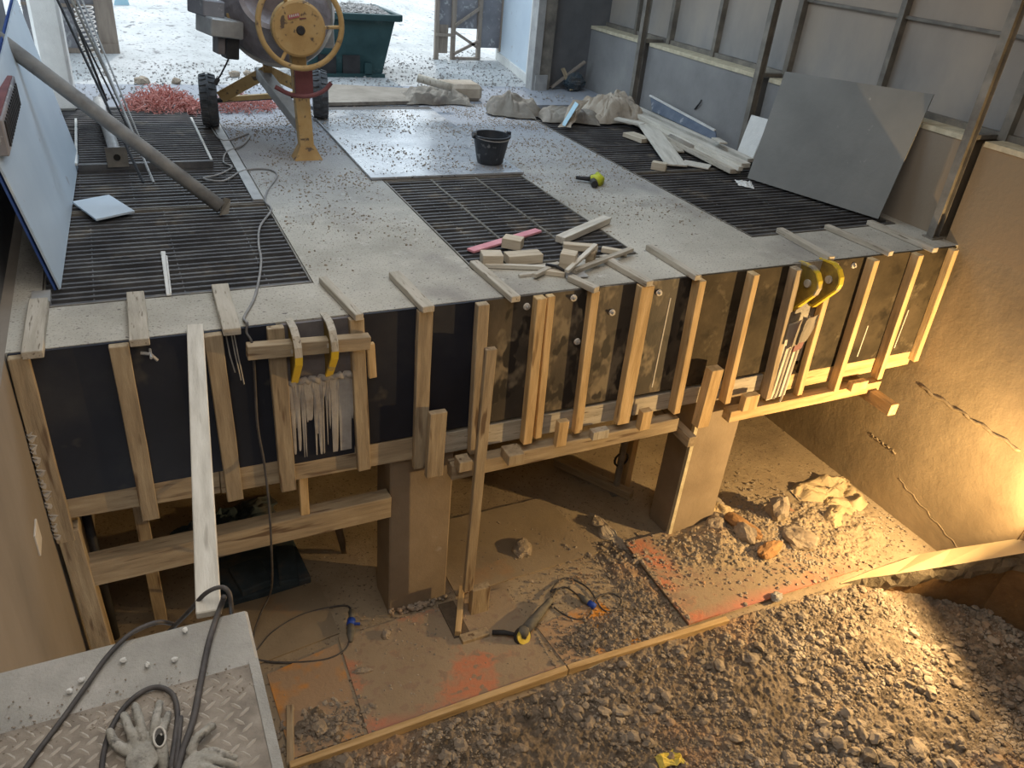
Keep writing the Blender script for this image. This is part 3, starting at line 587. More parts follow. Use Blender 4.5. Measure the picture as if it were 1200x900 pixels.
# edge battens
timber('edge_batten',(.42,3.37,PF+.045),(2.55,3.395,PF+.05),.05,.07,'w_new','left length of the long timber edge batten along the gravel','batten','edge battens along the gravel')
timber('edge_batten',(2.56,3.395,PF+.05),(4.10,3.35,PF+.05),.05,.07,'w_new','right length of the long timber edge batten along the gravel','batten','edge battens along the gravel')
timber('edge_stub',(.43,3.4,PF+.03),(.52,3.85,PF+.03),.05,.05,'w_old','short batten meeting the edge batten at the bottom left','batten')
# curb: raised concrete haunch running into the right wall
pts=[(985,684,-2.84),(1010,678,-2.80),(1048,673,-2.70),(1100,665,-2.53),(1150,656.5,-2.35),(1200,648,-2.18)]
pbk=[(985,683,-2.84),(1022,668,-2.80),(1079,649,-2.70),(1115,643,-2.53),(1155,637,-2.35),(1200,630,-2.17)]
fr=[at(a,b,'Z',z) for a,b,z in pts];bk=[at(a,b,'Z',z) for a,b,z in pbk]
fr.append(V((6.76,fr[-1].y-.35,-2.0)));bk.append(V((6.77,bk[-1].y+.0,-2.0)))
t=MB();n=len(fr);vs=fr+bk;t.add(vs,[(i,i+1,n+i+1,n+i) for i in range(n-1)]);t.mi=1
for i in range(n-1):
    a,b=fr[i],fr[i+1];K=6
    for k in range(K):
        p=a.lerp(b,k/K);q=a.lerp(b,(k+1)/K)
        def off(u,dz,s): 
            return u+V((-.0+.03*noise.noise(u*9+V((0,0,dz*5))),.09*s+.05*noise.noise(u*11+V((3,0,dz*7))),-dz))
        R=[0,.07,.14,.22];S=[0,-.0,.05,.3]
        for r in range(3):
            t.add([off(p,R[r],S[r]) if r else p,off(q,R[r],S[r]) if r else q,off(q,R[r+1],S[r+1]),off(p,R[r+1],S[r+1])],[(0,1,2,3)])
t.mi=2
for i in range(n-1):
    a,b=fr[i]+V((0,.05,-.2)),fr[i+1]+V((0,.05,-.2));t.add([a,b,b+V((0,.05,-1.0)),a+V((0,.05,-1.0))],[(0,1,2,3)])
for i in range(n-1):
    a,b=bk[i],bk[i+1];t.add([a,b,b+V((0,.1,-1.0)),a+V((0,.1,-1.0))],[(0,1,2,3)])
t.build('curb_haunch',['curbtop','curbface','soil'],kind='structure',fixn=False)
# ================================================================== GRAVEL
def gz(x,y):
    h=PF-.0
    if x>5.2: h-=min(.12,(x-5.2)*.16)
    h+=.05*noise.noise(V((x*1.4,y*1.4,0)))+.025*noise.noise(V((x*5,y*5,2)))+.02*abs(noise.noise(V((x*12,y*12,5))))
    return h+.02
GX0=.14
nx,ny=380,250;vs=[];fs=[]
for i in range(nx+1):
    for j in range(ny+1):
        x=GX0+(XR-.01-GX0)*i/nx;y=.6+2.76*j/ny
        z=gz(x,y)+.022*(noise.noise(V((x*22,y*22,1)))+.6*noise.noise(V((x*45,y*45,4))));vs.append((x,y,z))
for i in range(nx):
    for j in range(ny):a=i*(ny+1)+j;fs.append((a,a+ny+1,a+ny+2,a+1))
MB().add(vs,fs).build('gravel_bed',['gravel'],label='bed of brown gravel and crushed rubble filling the near part of the pit',cat='gravel',kind='stuff',fixn=False)
box_s('floor_near',(XL,-3,PF-.35),(XR,.7,PF-.02),'gravel')
P=[];S=[];k=0
while k<20000:
    x=rng.uniform(.35,6.7);y=3.31-(rng.random()**.95)*2.15
    if x>5.9 and y>3.0 or x>6.2 and y>2.9:continue
    if noise.noise(V((x*1.7,y*1.7,8)))+.12<rng.random()*.7-.25 :continue
    q=rng.random();s=.005+.010*rng.random()**2+(.016*rng.random() if q<.2 else 0)+(.032*rng.random() if q<.04 else 0)
    if y<2.1:s*=1.25
    P.append((x,y,gz(x,y)));S.append(s);k+=1
stones('gravel_stones',P,S,'stone','loose crushed stones covering the gravel bed','gravel',zoff=.4,big=.02)
# clusters on pit floor
P=[];S=[]
HP=[('dirt_heap',(4.95,4.18,PF+.03),.95,.44,.15,'floor','dirt and rubble heaped in front of the right column'),
('dirt_heap',(5.75,4.0,PF),.9,.5,.12,'floor','dirt and rubble heaped below the right wall'),
('dirt_heap',(3.1,3.62,PF),.55,.22,.05,'gravel','grey rubble along the edge batten right of the grinder'),
('dirt_heap',(.72,3.62,PF),.3,.2,.05,'gravel','grey rubble in the corner beside the checker platform'),
('dirt_heap',(3.62,4.1,PF),.2,.55,.04,'gravel','rubble along the left edge of the red sheet')]
def hh(x,y,H):
    _,c,rx,ry,h=H[:5];r=math.hypot((x-c[0])/rx,(y-c[1])/ry)
    if r>=1:return -.02
    b=h*(1-r**1.6)*(.75+.5*noise.noise(V((x*4,y*4,c[0]))))
    return b+min(1,(1-r)*4)*(.03*noise.noise(V((x*11,y*11,1)))+.018*noise.noise(V((x*28,y*28,2))))
for H in HP:
    n=70;vs=[];fs=[]
    for i in range(n+1):
        for j in range(n+1):
            x=H[1][0]+H[2]*(-1+2*i/n);y=max(H[1][1]+H[3]*(-1+2*j/n),3.41);vs.append((x,y,H[1][2]+hh(x,y,H)))
    for i in range(n):
        for j in range(n):a=i*(n+1)+j;fs.append((a,a+n+1,a+n+2,a+1))
    MB().add(vs,fs).build(H[0],H[5],label=H[6],cat='rubble',kind='stuff',fixn=False)
cl=[((3.9,5.3),(3.75,4.5),900,.015),((4.9,5.9),(3.5,4.6),1100,.015),((5.2,6.6),(3.45,4.3),800,.012),((2.6,3.7),(3.44,3.8),900,.015),((2.6,3.75),(3.75,4.5),350,.012),
    ((1.0,2.4),(3.6,4.4),260,.009),((.5,1.0),(3.44,3.75),350,.017),((1.2,2.2),(4.1,4.5),220,.012),((2.0,3.5),(4.4,5.3),200,.009),((.3,6.6),(3.44,6.2),1300,.006),((3.35,3.77),(3.6,4.5),320,.015)]
for (x0,x1),(y0,y1),n,s in cl:
    for _ in range(n):
        x=float(np.clip(rng.normal((x0+x1)/2,(x1-x0)/3.0),x0-.1,x1+.1));y=rng.normal((y0+y1)/2,(y1-y0)/2.8)
        if s<.007:x,y=rng.uniform(x0,x1),rng.uniform(y0,y1)
        if y<3.42 or y>6.3 or x>6.7 or (1.40<x<2.0 and 4.40<y<4.85) or (4.22<x<4.84 and 4.40<y<4.85):continue
        zz=PF+(.05 if 3.77<x<5.75 and 3.42<y<4.5 else .012)
        for H in HP: zz=max(zz,H[1][2]+hh(x,y,H))
        q=rng.random();P.append((x,y,zz));S.append(s*(.35+1.1*q*q))
stones('floor_rubble',P,S,'stone','small rubble scattered over the pit floor','rubble',zoff=.25,big=.018)
def fl(px,py,z=PF):return at(px,py,'Z',z)
rk=[((870,632),(.10,.07,.06),'chunk','lump of broken concrete behind the rust-coloured rock'),((900,650),(.12,.055,.05),'rust','long rust-coloured rock on the rubble heap'),((868,625),(.16,.06,.045),'rust','upper rust-coloured rock leaning on the heap'),
((908,608),(.09,.08,.12),'chunk','tall lump of rubble on the heap, farthest right'),((935,635),(.14,.1,.06),'chunk','flat lump of concrete below the tan sacking'),((838,618),(.1,.07,.05),'chunk','lump of concrete against the right column'),
((832,590),(.09,.06,.06),'chunk','dark lump at the right rear of the right column'),((612,640),(.13,.09,.045),'chunk','flat brown rock on the floor between the columns'),((700,610),(.07,.06,.04),'chunk','small rock left of the right column'),
((452,740),(.05,.035,.03),'chunk','small grey rock in front of the left column'),((425,782),(.07,.03,.02),'chunk','flat grey flake on the floor below the blue connector'),((375,850),(.06,.05,.035),'chunk','grey stone in the rubble beside the platform'),((745,655),(.04,.03,.03),'chunk','stone at the corner of the red sheet'),
((780,552),(.06,.05,.05),'chunk','x'),((910,700),(.045,.035,.03),'stone2','pale stone on the edge of the red sheet')]
for i,(p,s,m,lab) in enumerate(rk):
    if lab=='x':continue
    q=fl(p[0],p[1],PF+.06);zz=max([PF+(.04 if 3.77<q.x<5.75 else 0)]+[H[1][2]+hh(q.x,q.y,H) for H in HP])
    if q.x>4.3:s=tuple(v*1.35 for v in s)
    rock('rubble_rock',(q.x,q.y,zz+s[2]*.55),s,m,lab,'rock',i+1,'rocks on the pit floor')
for i,(px,py,s) in enumerate([(860,868,.05),(1075,880,.09),(1040,860,.05),(925,888,.06),(995,893,.06),(1150,720,.045),(755,815,.04),(800,770,.035),(1000,745,.05),(1120,765,.06),(690,852,.045),(610,880,.05),(1040,800,.045),(960,830,.045),(880,780,.05),(1170,800,.06),(820,830,.04),(540,880,.04)]):
    q=fl(px,py,PF+.02);rock('gravel_rock',(q.x,q.y,gz(q.x,q.y)+s*.25),(s,s*.7,s*.5),'chunk',
     'larger rock lying on the gravel, '+['left of the long flat rock at the bottom','long flat rock at the bottom right','just above the long flat rock','at the bottom edge left of the long flat rock','at the bottom edge below the long flat rock','in the shade under the curb','at the upper middle of the gravel','just below the right end of the edge batten','below the curb tip','at the edge of the curb shade','middle left of the gravel','at the bottom left of the gravel','at the right centre of the gravel','at the centre right of the gravel','right of centre near the red sheet','deep in the curb shade at the far right','at the centre of the gravel','leftmost, near the bottom of the gravel'][i],'rock',i+20,'larger rocks on the gravel')
# paper and tarp on pit floor
a,b,c,d=fl(922,574),fl(992,556),fl(1020,592),fl(978,622)
cloth('tan_sacking',[a,b,c,d],.12,3,'tarp','crumpled tan sacking at the foot of the right wall','sacking',n=34,seed=3)
cloth('torn_paper',[fl(820,600,PF+.08),fl(842,588,PF+.18),fl(862,600,PF+.1),fl(835,615,PF+.06)],.05,9,'tarp','torn yellowish paper on the rubble beside the right column','paper',seed=6,n=16)
cloth('torn_paper',[fl(690,600),fl(706,607),fl(742,650),fl(705,630)],.06,6,'paper','torn sheet of paper left of the red sheet corner','paper',seed=8,n=16)
cloth('wrapper',[fl(765,888,PF+.04),fl(795,878,PF+.04),fl(806,895,PF+.04),fl(775,900,PF+.04)],.03,14,'disc','crumpled yellow wrapper on the gravel at the bottom edge','wrapper',seed=9,n=12)
for (x0,y0),(x1,y1),r,lab in (((1078,452),(1196,528),.022,'long rough ridge across the right pit wall'),((1020,509),(1050,531),.012,'short dark crack ridge on the right pit wall'),((1052,560),(1128,648),.006,'fine vertical seam low on the right pit wall')):
    a=at(x0,y0,'X',XR-.002);b=at(x1,y1,'X',XR-.002);N=24;MB().tube([a.lerp(b,k/N)+V((0,.012*math.sin(k*2.1),.012*math.sin(k*1.3))) for k in range(N+1)],r,6,rs=[r*(.5+.5*abs(math.sin(k*1.7))) for k in range(N+1)]).build('cement_ridge','pitwall',label=lab,cat='ridge',smooth=True)
# ================================================================== FLOOR TOOLS
# angle grinder
def P3(px,py,z):return at(px,py,'Z',z)
g=empty('angle_grinder',P3(618,742,PF),'dusty angle grinder with a yellow disc on the pit floor','angle grinder')
b0=P3(646,702,PF+.06);b1=P3(616,738,PF+.07);dirv=(b1-b0).normalized()
L=(b1-b0).length;MB().tube([b0,b0+dirv*.03,b0+dirv*.12,b0+dirv*.16,b0+dirv*(L*.7),b1],.03,16,rs=[.02,.028,.03,.036,.042,.044]).build('motor_body','toolgrey',parent=g,smooth=True)
hd=b1+dirv*.035;MB().lathe([(.0,-.03),(.035,-.03),(.045,-.01),(.045,.035),(.02,.045),(0,.045)],hd,'Z',18).build('gear_head','toolgrey',parent=g,smooth=True)
n_=V((.1,-.75,.55)).normalized();q=n_.to_track_quat('Z','Y').to_matrix()
def disc(name,r,h,m,c,par):
    t=MB();t.lathe([(0,-h),(r,-h),(r,h),(r*.45,h),(r*.42,h*.2),(0,h*.2)],(0,0,0),'Z',28);o=t.build(name,m);o.parent=par;R=q.to_4x4();R.translation=c-V(par.location);o.matrix_local=R;return o
dc=P3(613,746,PF+.05);disc('grinding_disc',.06,.008,'disc',dc+n_*.01,g);disc('flange_nut',.018,.012,'dark',dc+n_*.014,g);disc('guard',.075,.012,'dark',dc-n_*.012,g)
MB().tube([P3(606,744,PF+.06),P3(590,741,PF+.05),P3(577,741,PF+.05)],.02,12,rs=[.014,.021,.02]).build('side_handle','rubber',parent=g,smooth=True)
cb=smoothpts([P3(647,700,PF+.05),P3(652,690,PF+.04),P3(640,706,PF+.02) if 0 else P3(645,693,PF+.03),P3(656,680,PF+.01),P3(668,678,PF+.012),P3(690,690,PF+.02),P3(706,714,PF+.012),P3(722,715,PF+.012),P3(728,703,PF+.012),P3(716,695,PF+.012),P3(698,702,PF+.02),P3(690,722,PF+.012),P3(672,725,PF+.012),P3(650,712,PF+.012),P3(646,698,PF+.012),P3(662,688,PF+.015),P3(680,700,PF+.03)],6)
MB().tube(cb,.0075,7).build('cable','cable_black',parent=g,smooth=True)
pl=MB().tube([P3(678,697,PF+.035),P3(684,702,PF+.035),P3(690,706,PF+.035)],.026,14,rs=[.016,.03,.03]);pl.build('plug_body','toolgrey',parent=g,smooth=True)
MB().tube([P3(690,706,PF+.035),P3(697,711,PF+.035)],.027,14).build('plug_ring','bluepl',parent=g,smooth=True)
# cable from deck over the edge down to the connector
dz=.012
pts=[P3(x,y,dz) for x,y in ((248,150),(262,165),(292,157),(285,170),(266,178),(262,190),(272,196),(255,205),(238,209),(262,212),(285,200),(312,198),(325,205),(314,222),(311,236),(318,246),(305,265),(303,285),(306,305),(303,330),(297,352),(286,372))]
pts+=[V((at(286,372,'Z',0).x,YF+.01,.02)),at(289,390,'Y',YF-.03),at(296,405,'Y',YF-.08),at(299,450,'Y',YF-.06),at(302,500,'Y',YF-.06),at(310,545,'Y',YF-.1),at(315,590,'Y',YF-.2),at(318,640,'Y',YF-.15),P3(318,690,PF+.3),P3(305,720,PF+.12),P3(297,745,PF+.03),P3(300,762,PF+.015),P3(318,742,PF+.012),P3(350,722,PF+.012),P3(385,712,PF+.012),P3(407,710,PF+.012),P3(412,718,PF+.03)]
sp=smoothpts(pts,5);t=MB();t.tube(sp[:111],.009,7);t.mi=1;t.tube(sp[110:],.008,7);t.build('power_cable',['cable_grey','cable_black'],label='long grey power cable snaking over the deck and down to the pit floor',cat='cable',smooth=True)
pts=[P3(x,y,PF+.013) for x,y in ((296,772),(320,776),(355,776),(385,772),(404,762),(410,750))]
MB().tube(smoothpts(pts,5),.009,7).build('power_cable','cable_black',label='black cable end curving across the pit floor to the blue connector',cat='cable',smooth=True)
e=empty('cable_connector',P3(412,735,PF),'grey and blue cable connector on the pit floor left of the left column','connector')
MB().tube([P3(411,752,PF+.03),P3(411,742,PF+.035),P3(411,733,PF+.04)],.03,14,rs=[.015,.032,.03]).build('socket_body','toolgrey',parent=e,smooth=True)
MB().tube([P3(411,733,PF+.04),P3(412,726,PF+.045)],.034,14).build('socket_ring','bluepl',parent=e,smooth=True);MB().tube([P3(412,726,PF+.04),P3(412,716,PF+.035)],.024,14).build('plug_body','toolgrey',parent=e,smooth=True)
MB().tube([P3(416,731,PF+.05),P3(422,731,PF+.05)],.012,8).build('latch','bluepl',parent=e)
# ================================================================== PLATFORM
ZP=-.1
pf=MB();X0,X1,Y0,Y1=XL+.005,.178,-.4,2.25
pf.box((X0,Y0,ZP-.22),(X1,Y1,ZP-.006));pf.build('platform_slab',['plat'],kind='structure',bev=.01)
box_s('wall_platform',(X0,-.4,PF-.3),(X1-.05,1.55,ZP-.22),'pitwall')
pc=MB();pc.box((X0+.005,Y0,ZP-.005),(X1-.035,1.985,ZP))
pc.mi=1
def lugm(t,x,y,a,l=.0235,w=.0062,h=.0048):
    c,s=math.cos(a),math.sin(a);vs=[]
    for u,v,z in ((-l,0,0),(-l*.5,-w,0),(l*.5,-w,0),(l,0,0),(l*.5,w,0),(-l*.5,w,0),(-l*.5,0,h),(l*.5,0,h)):
        vs.append((x+u*c-v*s,y+u*s+v*c,ZP+z))
    t.add(vs,[(0,1,6),(1,2,7,6),(2,3,7),(3,4,7),(4,5,6,7),(5,0,6)])
pt=.043
i=0;y=.9
while y<1.97:
    x=X0+.03+(pt/2 if i%2 else 0);j=0
    while x<X1-.06:
        lugm(pc,x,y,(.6 if (i%2) else -.85));x+=pt*1.15
    y+=pt*.72;i+=1
pc.build('checker_plate',['check','checkhi'],label='dusty steel checker plate on the near left platform',cat='steel plate')
MB().box((X1-.034,Y0,ZP-.004),(X1-.002,2.0,ZP+.004)).build('edge_angle','post' if 0 else 'plat',label='narrow concrete edging right of the checker plate',cat='edging')
P=[];S=[]
for _ in range(260):
    x=rng.uniform(X0,X1-.03);y=1.99+rng.normal(0,.05)-.07*(x-X0);P.append((x,y,ZP));S.append(rng.uniform(.002,.005))
stones('grit',P,S,'stone','fine grit along the far edge of the checker plate','grit',big=1)
for i,(px,py) in enumerate([(145,775),(173,780),(205,774),(217,740),(96,798),(82,811)]):
    p=P3(px,py,ZP);rock('pebble',(p.x,p.y,ZP+.006),(.011,.009,.008),'pale',['pale pebble left of the middle on the platform edge','pale pebble at the middle of the platform','pale pebble right of the middle on the platform','pale pebble near the platform corner','small pebble near the left of the plate','smaller pebble at the far left of the plate'][i],'pebble',i,'pebbles on the platform')
zc=ZP+.012
# cables on platform
def pcab(px,lab,r=.0085,m='cable_black',ends=None,zz=zc):
    pts=[P3(a[0],a[1],a[2] if len(a)>2 else zz) for a in px];MB().tube(smoothpts(pts,6),r,8).build('electric_cable',m,label=lab,cat='cable',group='dusty cables on the platform',smooth=True)
pcab([(20,915),(45,880),(75,840),(100,805),(125,770),(150,745),(172,733),(190,729,-.12),(205,732,-.3)],'dusty cable running over the left of the platform edge')
pcab([(196,742,-.3),(222,716,-.14),(240,696,-.05),(258,688,-.02),(268,694,-.03),(271,712,-.12),(272,745,-.5)],'cable arching up behind the platform edge beside the long plank')
pcab([(205,915),(214,880),(226,845),(235,800),(243,760),(250,735),(257,715),(262,702,-.05),(262,700,-.02)],'thick dusty cable crossing the right side of the checker plate',.011)
pcab([(118,915),(122,880),(132,850),(150,824),(172,808),(190,806),(203,815),(208,835),(206,860),(200,900)],'cable looping around the left glove')
pcab([(200,915),(203,880),(212,840),(206,900)],'cable strand beside the left glove',.007)
# gloves
def glove(name,palm,fingers,lab,extra=None):
    """palm: list of (point,radius) ; fingers: list of (points, radii). merged into one skin by voxel remesh"""
    t=MB()
    for c,(rx,ry,rz),rot in palm:
        vs=[]
        R=Euler((0,0,rot)).to_matrix()
        for v in IV3:
            q=R@V((v[0]*rx,v[1]*ry,v[2]*rz));vs.append(c+q)
        t.add(vs,[tuple(int(i) for i in f) for f in IF3])
    for pts,rs in fingers:
        pp=smoothpts(pts,4);rr=[]
        for k in range(len(pp)):
            u=k/(len(pp)-1)*(len(rs)-1);i=min(int(u),len(rs)-2);rr.append(rs[i]+(rs[i+1]-rs[i])*(u-i))
        t.tube(pp,.01,12,rs=rr)
        for p,r in ((pp[0],rr[0]),(pp[-1],rr[-1])):
            t.add([p+V(v)*r for v in IV2],[tuple(int(i) for i in f) for f in IF2])
    o=t.build(name,'glove',label=lab,cat='glove',smooth=True,group='work gloves on the checker plate')
    m=o.modifiers.new('r','REMESH');m.mode='VOXEL';m.voxel_size=.0035;m.use_smooth_shade=True
    m=o.modifiers.new('s','SMOOTH');m.iterations=4;m.factor=.6
    tx=bpy.data.textures.new('creases','CLOUDS');tx.noise_scale=.018
    m=o.modifiers.new('d','DISPLACE');m.texture=tx;m.strength=.005;m.mid_level=.5
    return o
z0=ZP
G3=lambda x,y,h:P3(x,y,z0+h)
glove('work_glove',[(G3(168,888,.022),(.05,.055,.02),-.2),(G3(165,915,.022),(.042,.05,.02),-.2)],
 [([G3(150,880,.02),G3(138,874,.025),G3(132,866,.03),G3(129,858,.035)],[.018,.016,.014,.013]),
  ([G3(158,872,.024),G3(153,858,.04),G3(148,846,.04),G3(145,838,.028)],[.015,.014,.0135,.012]),
  ([G3(168,866,.026),G3(165,850,.045),G3(161,836,.044),G3(158,827,.03)],[.015,.014,.0135,.012]),
  ([G3(180,864,.024),G3(182,848,.04),G3(185,834,.038),G3(187,824,.024)],[.015,.014,.013,.012]),
  ([G3(187,872,.02),G3(191,856,.028),G3(195,844,.026),G3(197,836,.018)],[.014,.013,.012,.011])],
 'left work glove lying palm up with fingers spread, grey with dust')
e=glove('work_glove',[(G3(232,897,.025),(.05,.045,.022),.5),(G3(222,915,.025),(.04,.05,.02),.3)],
 [([G3(224,880,.03),G3(229,868,.045),G3(239,858,.04),G3(249,851,.028)],[.016,.015,.0145,.013]),
  ([G3(240,882,.03),G3(252,881,.04),G3(264,884,.035),G3(274,888,.022)],[.014,.013,.012,.0115]),
  ([G3(238,890,.035),G3(252,890,.045),G3(266,894,.04),G3(277,898,.025)],[.014,.013,.012,.0115]),
  ([G3(236,900,.035),G3(250,902,.045),G3(264,906,.035)],[.014,.013,.012])],
 'right work glove lying with fingers pointing right, thumb darkened')
cu=empty('glove_cuff',G3(188,880,0),'folded glove cuff with a pale rim beside the left glove','glove cuff')
t=MB();ring=[];
c0=G3(187,864,.045);ax=(V((0,.35,.94))).normalized()
for (r1,h) in ((.0,0),):
    pass
vs=[];N=16;lay=[(0,1.0),(-.02,1.05),(-.05,1.1)]
for h,sc in lay:
    for k in range(N):
        a=2*math.pi*k/N;vs.append(c0+V((.017*math.cos(a)*sc,.036*math.sin(a)*sc+h*1.2,h*.75)))
fs=[(i*N+k,i*N+(k+1)%N,(i+1)*N+(k+1)%N,(i+1)*N+k) for i in range(2) for k in range(N)]
o=t.add(vs,fs).build('sleeve','glove',parent=cu,smooth=True);o.modifiers.new('s','SOLIDIFY').thickness=.003
MB().tube([c0+V((.017*math.cos(2*math.pi*k/N),.036*math.sin(2*math.pi*k/N),.001)) for k in range(N+1)],.0036,6).build('rim','rim',parent=cu,smooth=True)
MB().add([c0+V((.016*math.cos(2*math.pi*k/N),.034*math.sin(2*math.pi*k/N)-.004,-.008)) for k in range(N)],[tuple(range(N))]).build('lining','void',parent=cu)
# ================================================================== DECK THINGS
# leaning white board on the left
A=V((-.46,5.13,.003));B=V((-.345,8.07,.003))
q=[A,B,V((-.60,8.07,1.42)),V((-.68,5.13,1.0))]
q=[A,B,B+V((-.235,0,1.3)),A+V((-.2,0,.95))]
e=empty('white_board',A,'large white panel with a blue back leaning on the left wall','panel')
MB().slab(q,-.012).build('face_sheet','bluewhite',parent=e)
MB().slab([p+V((-.013,0,0)) for p in q],-.01 if 0 else .012).build('back_sheet','blue',parent=e)
# continue panel upward (second sheet above, photo shows it running out of the frame)
# long pole
a=V((.655,6.33,.06));b=at(-4,44,'Y',7.0);d=(a-b).normalized()
e=empty('steel_pole',a,'long rusty steel pole lying slantwise from the left wall to the grating','pole')
MB().tube([b,a],.054,18).build('tube','polegrey',parent=e,smooth=True)
MB().slab([a+V((-.02,-.05,-.05)),a+V((.05,-.02,-.05)),a+V((.08,.03,.05)),a+V((.03,-.01,.08))],.012).build('end_bracket','post',parent=e)
# louvred box
e=empty('louvred_box',(-.6,6.0,.85),'dark grey louvred metal box with a reddish top at the far left','box')
MB().box((-.66,5.2,.80),(-.56,6.45,1.0)).build('casing','doorgrey',parent=e,bev=.006)
t=MB()
for k in range(14):t.box((-.562,5.3+.08*k,.83),(-.55,5.33+.08*k,.97))
t.build('louvre','dark',parent=e);MB().box((-.65,5.3,1.0),(-.57,6.4,1.01)).build('lid','maroon',parent=e)
# small white board on the left grating
MB().slab([P3(85,238,.03),P3(113,259,.03),P3(158,249,.03),P3(128,230,.03)],-.014).build('white_offcut','bluewhite',label='small white square offcut lying on the left grating',cat='offcut',org=P3(120,244,.03))
timber('white_lath',P3(191,295,.012),P3(198,346,.012),.03,.012,'pale','short pale steel strip on the near left grating','strip')
timber('white_lath',P3(195,300,.02),P3(200,344,.02),.012,.012,'pale','thin pale rod beside the short steel strip on the left grating','rod')
MB().box((-.6,4.93,-.02),(-.5,5.1,.02)).build('steel_corner','frame',label='small steel frame corner beside the foot of the white panel',cat='frame')
# prop lying with base plate
e=empty('lying_prop',P3(138,185,.05),'grey steel prop with a square base plate lying on the raised hatch','prop')
a=P3(115,118,.12);b=P3(137,184,.12);MB().tube([a,b],.05,16).build('tube','frame',parent=e,smooth=True)
d=(b-a).normalized();t=MB();sx=d.cross(V((0,0,1))).normalized();uu=sx.cross(d);s=.085
t.slab([b+sx*s-uu*s,b+sx*s+uu*s,b-sx*s+uu*s,b-sx*s-uu*s],.012);t.build('base_plate','post',parent=e);MB().tube([b-d*.002,b+d*.012+d*.006],.028,14).build('tube_hole','void',parent=e)
# bundle of rods leaning
for i,((x0,y0),(x1,y1),r,m) in enumerate([((58,-20),(168,214),.012,'dark'),((82,-20),(180,214),.011,'frame'),((66,-20),(150,150),.009,'dark'),((75,-20),(158,158),.012,'post'),((88,-20),(163,160),.009,'frame'),((70,-20),(125,118),.014,'dark')]):
    a=P3(x1,y1,.03 if i<2 else .075);b=at(x0,y0,'Y',9.2+.1*i);MB().tube([a,b],r,8).build('leaning_rod',m,label=['dark rod, leftmost of the leaning bundle','bright rod, longest and rightmost of the leaning bundle','thin dark rod in the leaning bundle','brown rod in the leaning bundle','thin bright rod in the leaning bundle','thick dark rod ending highest in the leaning bundle'][i],cat='rod',group='rods leaning at the back left')
timber('leaning_plank',P3(72,100,.0),at(44,-25,'Y',10.2),.1,.05,'post','dark upright bar standing behind the white panel at the back left','bar')
MB().box((-.62,9.9,0),(-.34,10.5,1.15)).build('plaster_stub','pale',label='pale rough concrete stub behind the white panel at the back left',cat='concrete',bev=.03)
t=MB()
for k in range(12):
    zz=.14+.055*k;t.tube([(-.14+.11*math.cos(u*.6),12.2+.1*math.sin(u*.6),zz+.02*math.sin(u*.6+1)) for u in range(12)],.008,5)
t.build('coiled_hose','outwall',label='coil of pale ribbed hose hanging at the back left',cat='hose',smooth=True)
# red netting
def strands(name,c,rx,ry,h,n,m,lab):
    t=MB()
    for _ in range(n):
        a=random.uniform(0,6.28);r=random.random()**.6;x=c[0]+rx*r*math.cos(a);y=c[1]+ry*r*math.sin(a);hh=h*(1-r*r)+.03
        p=V((x,y,random.uniform(.0,1)*hh));q=p+V((random.uniform(-.1,.1),random.uniform(-.1,.1),random.uniform(-.05,.07)));w=p.lerp(q,.5)+V((0,0,random.uniform(0,.05)))
        q.z=max(q.z,.01);t.tube([p,w,q],random.uniform(.003,.007),4,cap=False)
    t.build(name,m,label=lab,cat='netting',kind='stuff')
random.seed(3)
strands('red_netting',(.52,9.95,0),.42,.42,.2,900,'redmesh','tangled heap of red plastic netting behind the left grating')
strands('red_netting',(1.35,10.0,0),.42,.3,.1,420,'redmesh','thin spread of red plastic netting under the mixer')
# deck crumbs
P=[];S=[]
for _ in range(24000):
    x=rng.uniform(1.05,4.85);y=4.9+5.3*rng.random()**.55
    if 2.1<x<3.6 and (y<7.1 or rng.random()<.5):continue
    if noise.noise(V((x*1.5,y*1.5,3)))<rng.random()*.7-.4:continue
    P.append((x,y,.03 if 2.1<x<3.6 and 7.1<y<9.7 else 0));S.append(.0035+.009*rng.random()**3)
stones('deck_crumbs',P,S,'chunk','dark crumbs and grit scattered over the deck','grit',big=1)
P=[(rng.uniform(-.4,6.2),rng.uniform(10.2,15),0.005) for _ in range(5200)];S=[.006+.018*rng.random()**3 for _ in P]
stones('yard_crumbs',P,S,'stone2','grey crumbs scattered over the yard beyond the deck','grit',big=1)
for i,(px,py,s) in enumerate([(167,98,.09),(207,98,.07),(275,90,.08),(290,88,.06)]):
    p=P3(px,py,0);rock('yard_stone',(p.x,p.y,s*.4),(s,s*.8,s*.6),'chunk',['grey stone behind the red netting, leftmost','grey stone behind the red netting, next right','stone below the mixer motor','small stone right below the mixer motor'][i],'stone',i+50,'stones on the yard')
# bucket
e=empty('bucket',(3.40,7.26,.03),'black rubber builders bucket standing on the wet sheet','bucket')
t=MB();t.lathe([(0,.03),(.125,.03),(.135,.05),(.185,.30),(.195,.30),(.195,.315),(.175,.315),(.125,.06),(0,.055)],(3.41,7.36,0),'Z',32);t.build('body','bucket',parent=e,smooth=False)
MB().tube([(3.41+.188*math.cos(a),7.36-.19*math.sin(a),.305-.02*math.sin(a)) for a in [k*math.pi/12 for k in range(13)]],.006,6).build('bail_handle','frame',parent=e,smooth=True)
for sx in (-1,1):MB().box((3.41+sx*.19-.02,7.34,.28),(3.41+sx*.19+.02,7.38,.34)).build('handle_ear','bucket',parent=e,bev=.004)
